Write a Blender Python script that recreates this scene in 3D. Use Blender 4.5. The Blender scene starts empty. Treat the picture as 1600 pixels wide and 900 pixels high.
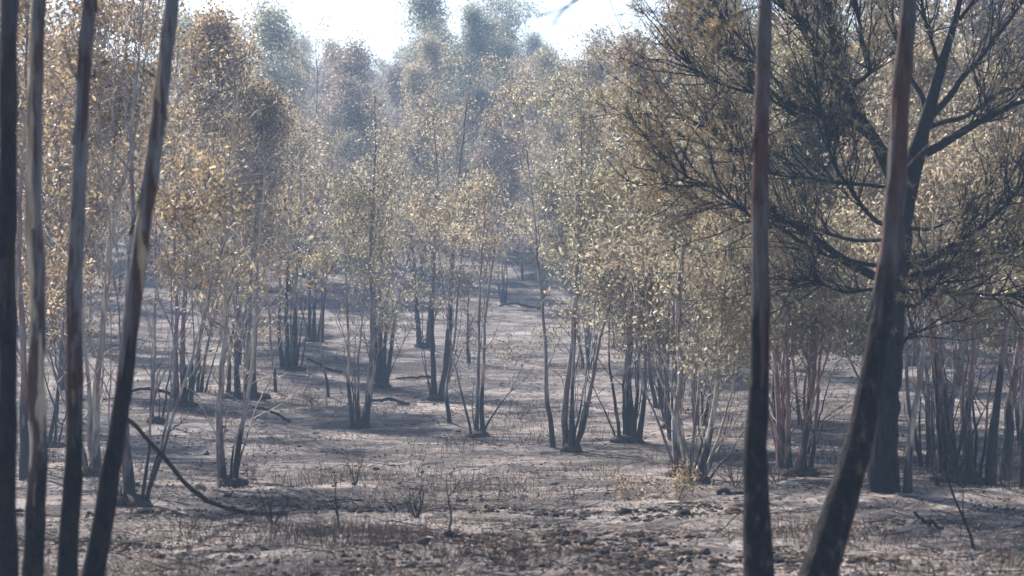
import bpy, math, random
import numpy as np
from mathutils import Vector

sc = bpy.context.scene
R = math.radians
rng = np.random.default_rng(7)
random.seed(7)

# ------------------------------------------------------------------ camera
F = 70.0 / 36.0 * 1600.0          # focal length in pixels of the 1600 px photograph
HORIZON = 520.0
CAM_H = 1.6
cam_d = bpy.data.cameras.new('camera')
cam = bpy.data.objects.new('camera', cam_d)
sc.collection.objects.link(cam)
cam.location = (0, 0, CAM_H)
cam.rotation_euler = (R(90), 0, 0)
cam_d.lens = 70.0
cam_d.sensor_width = 36.0
cam_d.shift_y = (HORIZON - 450.0) / 1600.0
cam_d.clip_start = 0.1
cam_d.clip_end = 3000.0
cam_d.dof.use_dof = True
cam_d.dof.focus_distance = 33.0
cam_d.dof.aperture_fstop = 2.6
cam_d.dof.aperture_blades = 0
sc.camera = cam

# ------------------------------------------------------------------ sky, sun, exposure
SUN_EL, SUN_AZ = 46.0, -34.0      # azimuth from the view direction (+Y), negative = to the left
world = bpy.data.worlds.new('World')
sc.world = world
world.use_nodes = True
wn = world.node_tree
sky = wn.nodes.new('ShaderNodeTexSky')
sky.sky_type = 'NISHITA'
sky.sun_disc = False
sky.sun_elevation = R(SUN_EL)
sky.sun_rotation = R(SUN_AZ)
sky.air_density = 1.0
sky.dust_density = 1.9
sky.ozone_density = 1.0
wn.nodes['Background'].inputs['Strength'].default_value = 0.10
wn.links.new(sky.outputs[0], wn.nodes['Background'].inputs['Color'])

sun_d = bpy.data.lights.new('sun', 'SUN')
sun_d.energy = 5.0
sun_d.angle = R(0.5)
sun_d.color = (1.0, 0.94, 0.85)
sun = bpy.data.objects.new('sun', sun_d)
sc.collection.objects.link(sun)
sd = Vector((math.sin(R(SUN_AZ)) * math.cos(R(SUN_EL)), math.cos(R(SUN_AZ)) * math.cos(R(SUN_EL)), math.sin(R(SUN_EL))))
sun.rotation_euler = sd.to_track_quat('Z', 'Y').to_euler()
sun.location = (0, 0, 30)

sc.view_settings.view_transform = 'Standard'
sc.view_settings.look = 'None'
sc.view_settings.exposure = 1.32
sc.view_settings.gamma = 1.0
sc.render.engine = 'CYCLES'
sc.cycles.use_denoising = True
sc.cycles.max_bounces = 5
sc.cycles.diffuse_bounces = 3
sc.cycles.glossy_bounces = 1
sc.cycles.transmission_bounces = 3
sc.cycles.transparent_max_bounces = 4
sc.cycles.volume_bounces = 0
sc.cycles.sample_clamp_indirect = 4.0
HAZE = 0.0022

# ------------------------------------------------------------------ terrain
def vnoise(x, y, seed=0):
    x = np.asarray(x, float); y = np.asarray(y, float)
    xi = np.floor(x).astype(np.int64); yi = np.floor(y).astype(np.int64)
    fx = x - xi; fy = y - yi
    fx = fx * fx * (3 - 2 * fx); fy = fy * fy * (3 - 2 * fy)
    def h(a, b):
        n = (a * 374761393 + b * 668265263 + seed * 974634777) & 0xFFFFFFFF
        n = ((n ^ (n >> 13)) * 1274126177) & 0xFFFFFFFF
        return ((n ^ (n >> 16)) & 0xFFFF) / 65535.0
    a = h(xi, yi); b = h(xi + 1, yi); c = h(xi, yi + 1); d = h(xi + 1, yi + 1)
    return (a + (b - a) * fx) * (1 - fy) + (c + (d - c) * fx) * fy - 0.5

PD = np.array([-60, 0, 14, 22, 27, 33, 42, 55, 75, 95, 115, 140, 165, 220, 400, 900.])
PZ = np.array([-.1, -.1, -.11, -.17, -.19, -.1, .25, 1.25, 3.3, 5.9, 8.7, 11.8, 13.4, 14.0, 4.0, 0.])
_g = np.linspace(-60, 900, 4000)
_z = np.interp(_g, PD, PZ)
_k = np.hanning(25); _k /= _k.sum()
_zs = np.convolve(np.pad(_z, 12, mode='edge'), _k, mode='valid')

def ground_z(x, y):
    x = np.asarray(x, float); y = np.asarray(y, float)
    z = np.interp(y, _g, _zs)
    far = np.clip((y - 30) / 80, 0, 1)
    z = z + vnoise(x / 14, y / 16, 1) * (0.05 + 1.6 * far)
    z = z + vnoise(x / 3.1, y / 2.6, 2) * (0.10 + 0.62 * far)
    z = z + vnoise(x / 0.9, y / 0.7, 3) * (0.075 + 0.15 * far)
    near = np.clip((30 - y) / 12, 0.25, 1)
    z = z + vnoise(x / 0.28, y / 0.22, 4) * 0.04 * near + vnoise(x / 0.11, y / 0.09, 5) * 0.018 * near
    # low earth rise around the pine and the clumps right of it
    z = z + 0.10 * np.exp(-((x - 4.6) / 2.2) ** 2 - ((y - 21.3) / 1.3) ** 2)
    return z

_dd = np.concatenate([np.arange(8, 60, 0.1), np.arange(60, 160, 0.4)])
def on_ground(px, py):
    """the point of the ground seen at this place of the photograph"""
    X = (px - 800) / F * _dd
    Z = CAM_H + (HORIZON - py) / F * _dd
    g = ground_z(X, _dd)
    hit = np.nonzero(g >= Z)[0]
    d = _dd[hit[0]] if len(hit) else _dd[-1]
    x = (px - 800) / F * d
    return np.array([x, d, float(ground_z(x, d))])

# ------------------------------------------------------------------ mesh helpers
def quads(name, V, Q, smooth=False, mat=None):
    V = np.ascontiguousarray(V, dtype=np.float32); Q = np.ascontiguousarray(Q, dtype=np.int32)
    me = bpy.data.meshes.new(name)
    me.vertices.add(len(V)); me.vertices.foreach_set('co', V.ravel())
    me.loops.add(Q.size); me.loops.foreach_set('vertex_index', Q.ravel())
    me.polygons.add(len(Q))
    me.polygons.foreach_set('loop_start', np.arange(0, Q.size, 4, dtype=np.int32))
    me.polygons.foreach_set('loop_total', np.full(len(Q), 4, dtype=np.int32))
    if smooth:
        me.polygons.foreach_set('use_smooth', np.ones(len(Q), dtype=bool))
    me.update(calc_edges=True)
    if mat: me.materials.append(mat)
    return me

def link(name, me, parent=None, loc=None):
    o = bpy.data.objects.new(name, me)
    sc.collection.objects.link(o)
    if parent is not None: o.parent = parent
    if loc is not None: o.location = loc
    return o

def tag(o, label=None, cat=None, group=None, kind=None):
    if label: o['label'] = label
    if cat: o['category'] = cat
    if group: o['group'] = group
    if kind: o['kind'] = kind
    return o

def unit(v):
    return v / (np.linalg.norm(v, axis=-1, keepdims=True) + 1e-9)

class Tubes:
    def __init__(s): s.V = []; s.Q = []; s.n = 0
    def add(s, P, r, k=6, bump=None):
        P = np.asarray(P, float); m = len(P); r = np.broadcast_to(np.asarray(r, float), (m,))
        T = unit(np.gradient(P, axis=0))
        ref = np.array([1., 0.03, 0.02]) if abs(T[0][0]) < 0.8 else np.array([0.02, 1., 0.05])
        A = unit(np.cross(T, ref)); B = np.cross(T, A)
        ang = np.linspace(0, 2 * np.pi, k, endpoint=False)
        rr = r[:, None] * np.ones((1, k))
        if bump is not None: rr = rr * bump(m, k)
        V = P[:, None, :] + rr[..., None] * (np.cos(ang)[None, :, None] * A[:, None, :] + np.sin(ang)[None, :, None] * B[:, None, :])
        i = np.arange(m - 1)[:, None] * k; j = np.arange(k)[None, :]; jn = (j + 1) % k
        Q = np.stack([i + j, i + jn, i + k + jn, i + k + j], -1).reshape(-1, 4) + s.n
        s.V.append(V.reshape(-1, 3)); s.Q.append(Q); s.n += m * k
    def mesh(s, name, mat, smooth=True):
        return quads(name, np.concatenate(s.V), np.concatenate(s.Q), smooth, mat)

def resample(P, m):
    """Catmull-Rom through the points, m samples evenly spaced by length"""
    P = np.asarray(P, float)
    E = np.vstack([2 * P[0] - P[1], P, 2 * P[-1] - P[-2]])
    out = []
    for i in range(1, len(E) - 2):
        t = np.linspace(0, 1, 9)[:-1, None]
        a, b, c, d = E[i - 1], E[i], E[i + 1], E[i + 2]
        out.append(0.5 * (2 * b + (c - a) * t + (2 * a - 5 * b + 4 * c - d) * t ** 2 + (3 * b - a - 3 * c + d) * t ** 3))
    C = np.vstack(out + [P[-1:]])
    L = np.concatenate([[0], np.cumsum(np.linalg.norm(np.diff(C, axis=0), axis=1))])
    s = np.linspace(0, L[-1], m)
    return np.stack([np.interp(s, L, C[:, k]) for k in range(3)], -1)

def leaves(C, n_each, spread, L, W, g, droop=0.7):
    """n_each leaves round every centre in C: long pointed folded blades hanging from the twig"""
    C = np.repeat(C, n_each, axis=0)
    n = len(C)
    C = C + g.normal(0, 1, (n, 3)) * np.array([spread, spread, spread * 0.8])
    a = unit(g.normal(0, 0.75, (n, 3)) + np.array([0, 0, -droop]))
    s = unit(np.cross(a, g.normal(0, 1, (n, 3))))
    nn = np.cross(a, s)
    l = (L * g.uniform(0.6, 1.25, n))[:, None]; w = (W * g.uniform(0.6, 1.3, n))[:, None] / 2
    e = w * 0.45
    V = np.stack([C, C + a * l * .42 + s * w + nn * e, C + a * l + nn * e * 1.5, C + a * l * .42 - s * w + nn * e], 1)
    Q = np.arange(n * 4).reshape(n, 4)
    return V.reshape(-1, 3), Q

# ------------------------------------------------------------------ materials
def mat_new(name):
    m = bpy.data.materials.new(name); m.use_nodes = True
    nt = m.node_tree
    return m, nt, nt.nodes['Principled BSDF'], nt.nodes['Material Output']

def ramp(nt, stops, interp='LINEAR'):
    r = nt.nodes.new('ShaderNodeValToRGB'); r.color_ramp.interpolation = interp
    els = r.color_ramp.elements
    while len(els) < len(stops): els.new(0.5)
    for e, (p, c) in zip(els, stops):
        e.position = p; e.color = (*c, 1) if len(c) == 3 else c
    return r

def noise(nt, vec, scale, detail=4, rough=0.55, dim='3D'):
    n = nt.nodes.new('ShaderNodeTexNoise'); n.inputs['Scale'].default_value = scale
    n.inputs['Detail'].default_value = detail; n.inputs['Roughness'].default_value = rough
    if vec is not None: nt.links.new(vec, n.inputs['Vector'])
    return n

def mapping(nt, scale, src='Object'):
    tc = nt.nodes.new('ShaderNodeTexCoord'); mp = nt.nodes.new('ShaderNodeMapping')
    mp.inputs['Scale'].default_value = scale
    nt.links.new(tc.outputs[src], mp.inputs['Vector'])
    return mp.outputs['Vector']

def mix(nt, fac, a, b):
    m = nt.nodes.new('ShaderNodeMix'); m.data_type = 'RGBA'
    for sock, v in ((m.inputs[0], fac), (m.inputs[6], a), (m.inputs[7], b)):
        if isinstance(v, (float, int)): sock.default_value = v
        elif isinstance(v, tuple): sock.default_value = (*v, 1)
        else: nt.links.new(v, sock)
    return m.outputs[2]

def math_n(nt, op, a, b=None, c=None, clamp=False):
    m = nt.nodes.new('ShaderNodeMath'); m.operation = op; m.use_clamp = clamp
    for i, v in enumerate((a, b, c)):
        if v is None: continue
        if isinstance(v, (float, int)): m.inputs[i].default_value = v
        else: nt.links.new(v, m.inputs[i])
    return m.outputs[0]

def bump(nt, bs, h, strength, dist):
    b = nt.nodes.new('ShaderNodeBump'); b.inputs['Strength'].default_value = strength
    b.inputs['Distance'].default_value = dist
    nt.links.new(h, b.inputs['Height']); nt.links.new(b.outputs[0], bs.inputs['Normal'])

def leaf_mat(name, stops, trans=0.4, rough=0.5, spec=0.35):
    m, nt, bs, out = mat_new(name)
    geo = nt.nodes.new('ShaderNodeNewGeometry')
    r = ramp(nt, stops)
    nt.links.new(geo.outputs['Random Per Island'], r.inputs[0])
    # clumps of paler and darker leaves through the crown
    n = noise(nt, mapping(nt, (1, 1, 1)), 1.6, 2)
    f = ramp(nt, [(0.35, (0.70, 0.70, 0.70)), (0.65, (1.25, 1.2, 1.12))])
    nt.links.new(n.outputs[0], f.inputs[0])
    mul = nt.nodes.new('ShaderNodeMix'); mul.data_type = 'RGBA'; mul.blend_type = 'MULTIPLY'; mul.inputs[0].default_value = 1
    nt.links.new(r.outputs[0], mul.inputs[6]); nt.links.new(f.outputs[0], mul.inputs[7])
    col = mul.outputs[2]
    nt.links.new(col, bs.inputs['Base Color'])
    bs.inputs['Roughness'].default_value = rough
    bs.inputs['Specular IOR Level'].default_value = spec
    tr = nt.nodes.new('ShaderNodeBsdfTranslucent'); nt.links.new(col, tr.inputs['Color'])
    ms = nt.nodes.new('ShaderNodeMixShader'); ms.inputs[0].default_value = trans
    nt.links.new(bs.outputs[0], ms.inputs[1]); nt.links.new(tr.outputs[0], ms.inputs[2])
    nt.links.new(ms.outputs[0], out.inputs['Surface'])
    return m

LEAF = {
    'golden': leaf_mat('golden_dry_leaf', [(0, (.105, .07, .042)), (.35, (.25, .18, .105)), (.75, (.42, .32, .20)), (1, (.60, .51, .36))], 0.45),
    'tan': leaf_mat('tan_dry_leaf', [(0, (.12, .095, .068)), (.3, (.28, .23, .16)), (.75, (.45, .385, .275)), (1, (.62, .56, .44))], 0.45),
    'olive': leaf_mat('olive_scorched_leaf', [(0, (.11, .10, .068)), (.3, (.26, .235, .155)), (.75, (.43, .385, .26)), (1, (.60, .56, .42))], 0.45),
    'green': leaf_mat('grey_green_leaf', [(0, (.14, .15, .11)), (.4, (.27, .29, .21)), (.8, (.43, .44, .33)), (1, (.60, .58, .46))], 0.5),
    'mauve': leaf_mat('brown_scorched_leaf', [(0, (.13, .095, .08)), (.4, (.29, .225, .185)), (.8, (.43, .35, .285)), (1, (.56, .49, .41))], 0.4),
    'dark': leaf_mat('burnt_brown_leaf', [(0, (.05, .035, .025)), (.5, (.12, .08, .045)), (1, (.30, .20, .10))], 0.25),
}
NEEDLE = leaf_mat('scorched_pine_needle', [(0, (.09, .065, .038)), (.45, (.22, .16, .085)), (.8, (.33, .255, .135)), (1, (.40, .335, .20))], 0.35)

def bark_mat(name, reds, greys, creams, pale=0.0, char=0.012):
    """smooth gum bark peeling in tall strips, charred from the foot up to the object's own char height"""
    m, nt, bs, out = mat_new(name)
    v = mapping(nt, (1, 1, 1))
    v1 = mapping(nt, (11, 11, 1.3)); v2 = mapping(nt, (30, 30, 5))
    n1 = noise(nt, v1, 1.0, 3); n2 = noise(nt, v2, 1.0, 4)
    base = ramp(nt, [(0.30, reds), (0.47, tuple(0.6 * a + 0.4 * b for a, b in zip(reds, greys))), (0.52, greys), (0.66, tuple(x * 1.15 for x in greys))])
    nt.links.new(n1.outputs[0], base.inputs[0])
    n3 = noise(nt, mapping(nt, (9, 9, 0.9)), 1.0, 2)
    cm = ramp(nt, [(0.60 - pale, (0, 0, 0)), (0.615 - pale, (1, 1, 1))])
    nt.links.new(n3.outputs[0], cm.inputs[0])
    c = mix(nt, cm.outputs[0], base.outputs[0], creams)
    fine = ramp(nt, [(0.3, (.62, .60, .60)), (0.7, (1.2, 1.2, 1.2))])
    nt.links.new(n2.outputs[0], fine.inputs[0])
    mm = nt.nodes.new('ShaderNodeMix'); mm.data_type = 'RGBA'; mm.blend_type = 'MULTIPLY'; mm.inputs[0].default_value = 1
    nt.links.new(c, mm.inputs[6]); nt.links.new(fine.outputs[0], mm.inputs[7]); c = mm.outputs[2]
    # char
    at = nt.nodes.new('ShaderNodeAttribute'); at.attribute_type = 'OBJECT'; at.attribute_name = 'char_height'
    sep = nt.nodes.new('ShaderNodeSeparateXYZ'); nt.links.new(v, sep.inputs[0])
    n4 = noise(nt, mapping(nt, (6, 6, 1.0)), 1.0, 5, 0.65)
    z = math_n(nt, 'SUBTRACT', at.outputs['Fac'], sep.outputs['Z'])
    z = math_n(nt, 'ADD', z, math_n(nt, 'MULTIPLY', math_n(nt, 'SUBTRACT', n4.outputs[0], 0.5), 4.2))
    fac = math_n(nt, 'MULTIPLY_ADD', z, 2.2, 0.5, clamp=True)
    cc = ramp(nt, [(0.3, (char, char, char * 1.1)), (0.7, (char * 2.6, char * 2.4, char * 2.4))])
    nt.links.new(n2.outputs[0], cc.inputs[0])
    c = mix(nt, fac, c, cc.outputs[0])
    nt.links.new(c, bs.inputs['Base Color'])
    bs.inputs['Roughness'].default_value = 0.72
    bs.inputs['Specular IOR Level'].default_value = 0.35
    h = math_n(nt, 'ADD', n2.outputs[0], cm.outputs[0])
    bump(nt, bs, h, 0.6, 0.012)
    return m

def front_bark(name, reds, greys, creams, pale, char_hi, spots=.5):
    """bark of the near trunks: tall peeled strips with crisp edges over a mottled charred foot"""
    m, nt, bs, out = mat_new(name)
    v = mapping(nt, (1, 1, 1)); v2 = mapping(nt, (26, 26, 5))
    n1 = noise(nt, mapping(nt, (7.5, 7.5, 1.0)), 1.0, 6, .6); n2 = noise(nt, v2, 1.0, 4)
    base = ramp(nt, [(0.0, reds), (0.505, tuple(x * .9 for x in reds)), (0.52, tuple(x * .8 for x in greys)), (0.62, greys), (1, tuple(x * 1.1 for x in greys))])
    nt.links.new(n1.outputs[0], base.inputs[0])
    n3 = noise(nt, mapping(nt, (7, 7, .9)), 1.0, 5, .55); cm = ramp(nt, [(0.62 - pale, (0, 0, 0)), (0.626 - pale, (1, 1, 1))]); nt.links.new(n3.outputs[1], cm.inputs[0])
    c = mix(nt, cm.outputs[0], base.outputs[0], creams)
    fine = ramp(nt, [(0.3, (.6, .58, .58)), (0.7, (1.25, 1.25, 1.25))]); nt.links.new(n2.outputs[0], fine.inputs[0])
    mm = nt.nodes.new('ShaderNodeMix'); mm.data_type = 'RGBA'; mm.blend_type = 'MULTIPLY'; mm.inputs[0].default_value = 1
    nt.links.new(c, mm.inputs[6]); nt.links.new(fine.outputs[0], mm.inputs[7]); c = mm.outputs[2]
    at = nt.nodes.new('ShaderNodeAttribute'); at.attribute_type = 'OBJECT'; at.attribute_name = 'char_height'
    sep = nt.nodes.new('ShaderNodeSeparateXYZ'); nt.links.new(v, sep.inputs[0])
    n4 = noise(nt, mapping(nt, (7, 7, 1.3)), 1.0, 5, 0.6)
    z = math_n(nt, 'SUBTRACT', at.outputs['Fac'], sep.outputs['Z'])
    z = math_n(nt, 'ADD', z, math_n(nt, 'MULTIPLY', math_n(nt, 'SUBTRACT', n4.outputs[0], 0.5), 2.2))
    fac = math_n(nt, 'MULTIPLY_ADD', z, 3.5, 0.5, clamp=True)
    n5 = noise(nt, mapping(nt, (16, 16, 8)), 1.0, 5, .65)
    cc = ramp(nt, [(0.35, (.007, .007, .008)), (0.56, (.022, .019, .020)), (0.66, tuple(x * spots for x in char_hi)), (.8, char_hi)]); nt.links.new(n5.outputs[0], cc.inputs[0])
    nt.links.new(mix(nt, fac, c, cc.outputs[0]), bs.inputs['Base Color'])
    bs.inputs['Roughness'].default_value = 0.8; bs.inputs['Specular IOR Level'].default_value = 0.12
    h = math_n(nt, 'ADD', math_n(nt, 'ADD', n2.outputs[0], cm.outputs[0]), math_n(nt, 'MULTIPLY', math_n(nt, 'MULTIPLY', n5.outputs[0], fac), 2.5))
    bump(nt, bs, h, 1.0, 0.022)
    return m

BARK = {
    'front_dark': front_bark('sooty_front_bark', (.040, .027, .025), (.060, .054, .056), (.12, .075, .05), 0, (.035, .028, .025)),
    'front_cream': front_bark('cream_peeled_front_bark', (.10, .055, .05), (.17, .16, .16), (.42, .335, .24), .10, (.08, .06, .045)),
    'front_blue': front_bark('blue_grey_front_bark', (.090, .044, .038), (.165, .155, .158), (.34, .26, .175), .03, (.055, .042, .035)),
    'front_red': front_bark('mottled_reddish_front_bark', (.095, .048, .040), (.105, .088, .086), (.38, .20, .10), -.04, (.15, .11, .085), .6),
    'grey': bark_mat('grey_red_gum_bark', (.16, .085, .075), (.27, .26, .27), (.50, .40, .28)),
    'red': bark_mat('reddish_gum_bark', (.22, .105, .085), (.27, .20, .19), (.45, .32, .24)),
    'pale': bark_mat('pale_peeling_gum_bark', (.20, .12, .09), (.36, .33, .31), (.52, .43, .30), 0.10),
    'dark': bark_mat('dark_gum_bark', (.08, .05, .045), (.14, .125, .125), (.26, .17, .10)),
    'far': bark_mat('scorched_gum_bark', (.14, .10, .09), (.23, .21, .205), (.34, .28, .22)),
}

def char_mat(name, a, b, scale=20, rough=0.9, bs_d=0.01, vs=(1, 1, 1)):
    m, nt, bs, out = mat_new(name)
    n = noise(nt, mapping(nt, vs), scale, 5, 0.65)
    r = ramp(nt, [(0.35, a), (0.7, b)]); nt.links.new(n.outputs[0], r.inputs[0])
    nt.links.new(r.outputs[0], bs.inputs['Base Color']); bs.inputs['Roughness'].default_value = rough
    bs.inputs['Specular IOR Level'].default_value = 0.12
    bump(nt, bs, n.outputs[0], 0.7, bs_d)
    return m

CHAR = char_mat('charred_wood', (.008, .008, .009), (.035, .032, .032))
PINE_BARK = char_mat('charred_pine_bark', (.003, .003, .004), (.024, .022, .022), 16, 0.85, 0.03, (1, 1, .30))
TWIG = char_mat('scorched_twig', (.035, .026, .022), (.10, .075, .062))
CLOD = char_mat('charred_clod', (.010, .009, .009), (.075, .052, .042), 14)
STONE = char_mat('ash_dusted_stone', (.26, .22, .19), (.55, .48, .42), 12)

def ground_mat():
    m, nt, bs, out = mat_new('burnt_forest_floor')
    P = mapping(nt, (1, 1, 1))
    Pw = mapping(nt, (0.75, 1.15, 1))
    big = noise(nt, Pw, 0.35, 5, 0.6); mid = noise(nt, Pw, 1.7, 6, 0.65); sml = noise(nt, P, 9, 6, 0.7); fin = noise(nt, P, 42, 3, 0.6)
    base = ramp(nt, [(0.34, (.026, .024, .025)), (0.435, (.085, .072, .068)), (0.52, (.24, .205, .192)), (0.65, (.50, .435, .405))])  # ash and char tones; their broad contrast also paints sunlit and shaded bands
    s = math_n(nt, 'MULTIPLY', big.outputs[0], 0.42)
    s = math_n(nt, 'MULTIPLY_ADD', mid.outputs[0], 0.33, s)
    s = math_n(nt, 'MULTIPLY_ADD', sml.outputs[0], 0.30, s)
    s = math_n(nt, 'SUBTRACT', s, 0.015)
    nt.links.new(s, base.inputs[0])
    # black char where the fire burned hottest, widened to paint in shade bands
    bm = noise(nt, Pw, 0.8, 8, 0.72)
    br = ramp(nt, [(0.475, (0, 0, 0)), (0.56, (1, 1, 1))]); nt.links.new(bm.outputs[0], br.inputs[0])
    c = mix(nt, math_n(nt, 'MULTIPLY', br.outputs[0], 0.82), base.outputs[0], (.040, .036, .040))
    # rusty scorched earth
    rn = noise(nt, P, 0.55, 5, 0.7)
    rr = ramp(nt, [(0.55, (0, 0, 0)), (0.66, (1, 1, 1))]); nt.links.new(rn.outputs[0], rr.inputs[0])
    c = mix(nt, math_n(nt, 'MULTIPLY', rr.outputs[0], 0.35), c, (.13, .085, .065))
    # ash flecks
    vo = nt.nodes.new('ShaderNodeTexVoronoi'); vo.inputs['Scale'].default_value = 13; nt.links.new(P, vo.inputs['Vector'])
    vr = ramp(nt, [(0.10, (1, 1, 1)), (0.17, (0, 0, 0))]); nt.links.new(vo.outputs['Distance'], vr.inputs[0])
    c = mix(nt, math_n(nt, 'MULTIPLY', vr.outputs[0], math_n(nt, 'MULTIPLY', fin.outputs[0], 1.0)), c, (.50, .44, .40))
    fr = ramp(nt, [(0.3, (.55, .55, .55)), (0.7, (1.35, 1.35, 1.35))]); nt.links.new(fin.outputs[0], fr.inputs[0])
    mm = nt.nodes.new('ShaderNodeMix'); mm.data_type = 'RGBA'; mm.blend_type = 'MULTIPLY'; mm.inputs[0].default_value = 1
    nt.links.new(c, mm.inputs[6]); nt.links.new(fr.outputs[0], mm.inputs[7])
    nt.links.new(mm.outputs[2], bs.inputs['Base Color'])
    bs.inputs['Roughness'].default_value = 0.95
    bs.inputs['Specular IOR Level'].default_value = 0.15
    h = math_n(nt, 'MULTIPLY_ADD', sml.outputs[0], 1.6, fin.outputs[0])
    bump(nt, bs, h, 1.0, 0.05)
    return m
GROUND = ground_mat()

# ------------------------------------------------------------------ ground sheet
def build_ground():
    ys = [-40.0, -20, -8, -2, 3, 6, 8]
    y = 9.0
    while y < 170: ys.append(y); y += max(0.045, 1.6 * y * y / (F * 1.9) * (1 if y > 30 else .8))
    ys += list(np.linspace(172, 260, 20)) + [300, 360, 450, 600, 900]
    ys = np.array(ys)
    u = np.linspace(-1, 1, 430)
    outer = np.array([1.03, 1.08, 1.18, 1.35, 1.7, 2.4, 4, 8, 16])
    u = np.concatenate([-outer[::-1], u, outer])
    half = 1.5 + 0.285 * np.clip(ys, 5, 260)
    X = u[None, :] * half[:, None]; Y = np.repeat(ys[:, None], len(u), 1)
    Z = ground_z(X, Y)
    V = np.stack([X, Y, Z], -1).reshape(-1, 3)
    n, k = len(ys), len(u)
    i = np.arange(n - 1)[:, None] * k; j = np.arange(k - 1)[None, :]
    Q = np.stack([i + j, i + j + 1, i + k + j + 1, i + k + j], -1).reshape(-1, 4)
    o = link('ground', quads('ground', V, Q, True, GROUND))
    tag(o, 'burnt forest floor of ash, char and leaf litter climbing to a hillside', kind='structure')
    print('ground quads', len(Q))
build_ground()

# ------------------------------------------------------------------ eucalypts
def grow_limbs(S, r, t0, spread, nb, g, up=0.8):
    """limbs off a stem: returns [(limb points, radii, [twig tubes])] and the leaf cluster centres"""
    out = []; C = []
    m = len(S)
    az = g.uniform(0, 6.28)
    for i in range(nb):
        u = (i + g.uniform(0.1, 0.9)) / nb
        t = t0 + (1 - t0) * u * 0.97
        f = t * (m - 1); a = int(min(f, m - 2)); w = f - a
        p0 = S[a] * (1 - w) + S[a + 1] * w; r0 = (r[a] * (1 - w) + r[a + 1] * w)
        az += 2.4 + g.normal(0, .35)
        el = R(g.uniform(28, 58) + 12 * (up - 0.8) * 10 * 0)
        L = spread * (1.15 - 0.65 * u) * g.uniform(.6, 1.15)
        d = np.array([math.cos(az) * math.cos(el), math.sin(az) * math.cos(el), math.sin(el)])
        P = [p0]; n = 6
        for k in range(n):
            d = unit(d + g.normal(0, .16, 3) + np.array([0, 0, (up * .22 if k < 3 else -.10)]))
            P.append(P[-1] + d * L / n)
        P = np.array(P); rl = np.linspace(max(.004, min(r0 * .55, .006 + L * .011)), .0025, n + 1)
        tw = []
        for s in range(int(g.integers(5, 8))):
            tt = g.uniform(.25, 1.0) * n; b = int(min(tt, n - 1)); q = P[b] * (1 - (tt - b)) + P[b + 1] * (tt - b)
            dd = unit(d * .3 + g.normal(0, .8, 3) + np.array([0, 0, .25])); l2 = L * g.uniform(.22, .42)
            T = [q]
            for k in range(3):
                dd = unit(dd + g.normal(0, .22, 3) + np.array([0, 0, .12 - .16 * k])); T.append(T[-1] + dd * l2 / 3)
            T = np.array(T); tw.append(T); C += [T[1], T[2], T[3], T[3]]
            for s2 in range(2):
                q2 = T[int(g.integers(1, 4))]; dd = unit(g.normal(0, .8, 3) + np.array([0, 0, -.05]))
                T2 = np.array([q2, q2 + dd * l2 * .28, q2 + dd * l2 * .5 + np.array([0, 0, -.06])])
                tw.append(T2); C += [T2[1], T2[2]]
        C.append(P[-1]); out.append((P, rl, tw))
    for i in range(max(2, nb // 3)):
        t = t0 * g.uniform(.35, 1.0) if t0 > .1 else g.uniform(.1, .3)
        f = t * (m - 1); a = int(min(f, m - 2)); p0 = S[a]; az += 2.4
        el = R(g.uniform(25, 70)); d = np.array([math.cos(az) * math.cos(el), math.sin(az) * math.cos(el), math.sin(el)]); L = spread * g.uniform(.4, 1.0); P = [p0]
        for k in range(6): d = unit(d + g.normal(0, .2, 3) + np.array([0, 0, .06])); P.append(P[-1] + d * L / 6)
        P = np.array(P); tw = []
        for q in range(int(g.integers(2, 6))):
            b = int(g.integers(2, 7)); dd = unit(d + g.normal(0, .6, 3)); tw.append(np.array([P[b], P[b] + dd * L * .14, P[b] + dd * L * .26 + g.normal(0, .02, 3)]))
        out.append((P, np.linspace(.009, .0025, 7), tw))
    return out, C

def wobble(g, amp=.05):
    ph = g.uniform(0, 6.28, 4)
    def f(m, k):
        a = np.linspace(0, 2 * np.pi, k, endpoint=False)[None, :]; z = np.linspace(0, 1, m)[:, None] * m * .35
        return 1 + amp * np.sin(z * 1.1 + ph[0] + a) + amp * .8 * np.sin(z * 2.3 + 2 * a + ph[1]) + amp * .4 * np.sin(z * 4.1 + ph[2] - a)
    return f

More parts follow.
